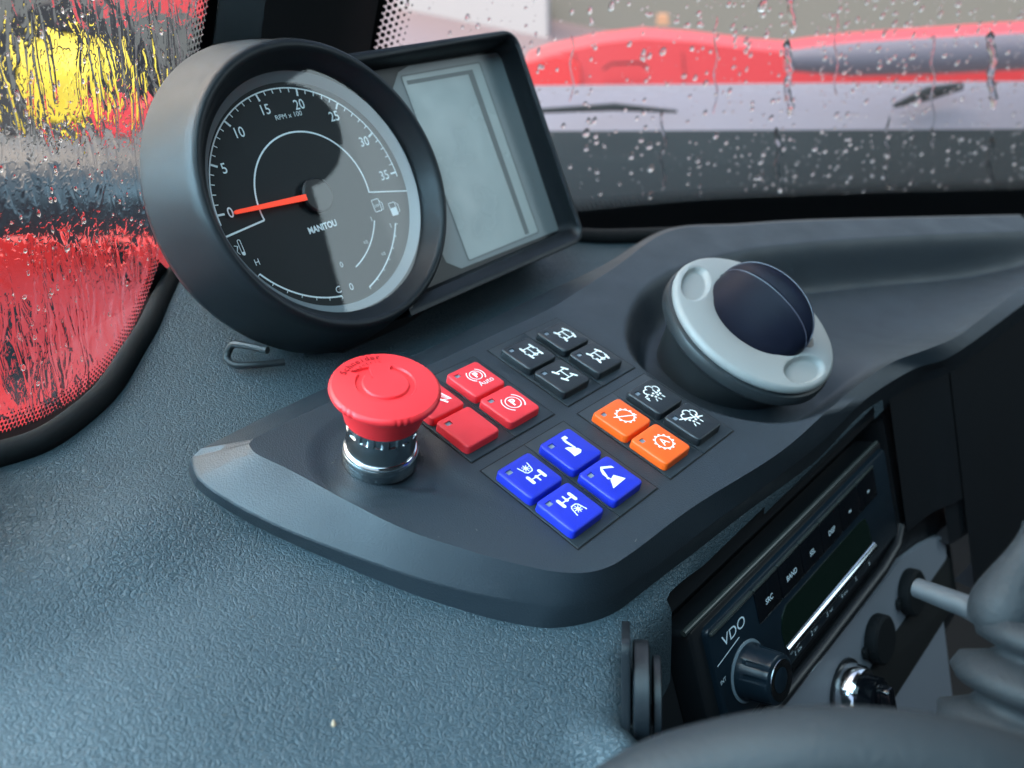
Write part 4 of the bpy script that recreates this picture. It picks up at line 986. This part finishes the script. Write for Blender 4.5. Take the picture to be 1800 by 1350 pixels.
for k in range(22):
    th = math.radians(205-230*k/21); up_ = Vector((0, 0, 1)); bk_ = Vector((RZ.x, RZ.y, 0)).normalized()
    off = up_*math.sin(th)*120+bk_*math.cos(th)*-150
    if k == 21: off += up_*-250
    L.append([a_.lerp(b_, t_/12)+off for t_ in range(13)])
mb.loft(L[:15], closed=False); mb.build('bonnet_shell', M['bonnet'], bn, angle=180)
mb = MB(); mb.loft(L[14:], closed=False); mb.build('shaded_lower_bonnet', mat('bonnet_shade_slate', (.012, .020, .024), .75, spec=.1), bn, angle=180)  # lower bonnet coloured dark, its shading put into the material
mb = MB(); mb.tube([at(930, 196, 1050), at(1080, 188, 1050), at(1190, 196, 1050)], [3, 5, 2], 10); mb.build('trim_line', M['outdark'], bn)
mb = MB(); mb.tube([at(1572, 186, 1050), at(1630, 165, 1050), at(1690, 152, 1050)], [3, 9, 5], 10); mb.build('mirror_blade', M['outdark'], bn)
slab('concrete_block', [(700, 90), (700, -40), (960, -60), (962, 78)], 6500, 300, M['pale'], label='pale concrete block on the yard beyond the red machine', cat='block')
slab('brown_hedge', [(900, 130), (900, -60), (1200, -70), (1600, -60), (2100, -80), (2100, 130)], 7000, 300, mat('hedge_mass', (.20, .19, .15), .8, bump=[(6, 1, 4)]), label='brown-green hedge mass behind the red machine', cat='hedge')
slab('orange_beacon', [(1156, 26), (1174, 26), (1176, 44), (1154, 44)], 5200, 40, mat('orange_lens', (.55, .28, .14), .5), label='small orange beacon above the red machine', cat='beacon')
# left side
wh = thing('yellow_wheel', at(112, 150, 1900), 'large yellow-hubbed wheel seen through the wet left pane', 'wheel')
XF = Frame(at(112, 140, 1900), RX, -RZ+Vector((0, 0, .0)))
mb = MB(); mb.revolve(XF, [(105, 0), (100, 14), (60, 18), (30, 30), (10, 32)], 48, cap1=True); mb.build('hub', M['yellow'], wh)
mb = MB(); mb.revolve(XF, [(104, -20), (112, 10), (170, 22), (195, -10), (195, -120)], 48); mb.build('tyre', M['tyre'], wh)
rm = thing('red_tractor', at(120, 600, 1500), 'red machine body with dark slots seen through the lower left pane', 'vehicle')
slab('red_side', [(-1100, 400), (-300, 416), (390, 430), (380, 900), (-300, 1100), (-1100, 1500)], 1500, 300, M['redside'], parent=rm)
for (x, y, x2, y2) in ((112, 424, 128, 490), (190, 428, 208, 500), (-5, 540, 30, 700), (60, 640, 95, 800)):
    slab('slot', [(x, y), (x2, y), (x2+14, y2), (x+10, y2)], 1485, 14, M['outdark'], parent=rm)
slab('red_bracket', [(172, 192), (262, 188), (262, 236), (176, 238)], 1700, 60, M['redpaint'], parent=rm)
slab('red_beam', [(172, 18), (172, -60), (420, -60), (420, 26)], 2000, 90, M['redpaint'], parent=rm)
mg = thing('dark_mudguard', at(120, 330, 1300), 'dark rounded mudguard band across the left pane', 'mudguard')
mb = MB(); L = []
a_, b_ = at(-1100, 335, 1300), at(520, 335, 1300); vd = Vector((RZ.x, RZ.y, 0)).normalized()
for k in range(18):
    th = math.radians(200-230*k/17); L.append([a_.lerp(b_, t_/8)+Vector((0, 0, 1))*math.sin(th)*82-vd*math.cos(th)*95 for t_ in range(9)])
mb.loft(L, closed=False); mb.build('mudguard_shell', mat('mudguard_black', (.014, .018, .022), .4), mg, angle=180)
slab('dark_shed', [(-1300, 260), (-1300, -100), (430, -100), (430, 260)], 3600, 800, mat('shed_mottled', (.10, .11, .10), .7, bump=[(5, 1, 4)]), label='dark shed wall beyond the yellow wheel', cat='shed')
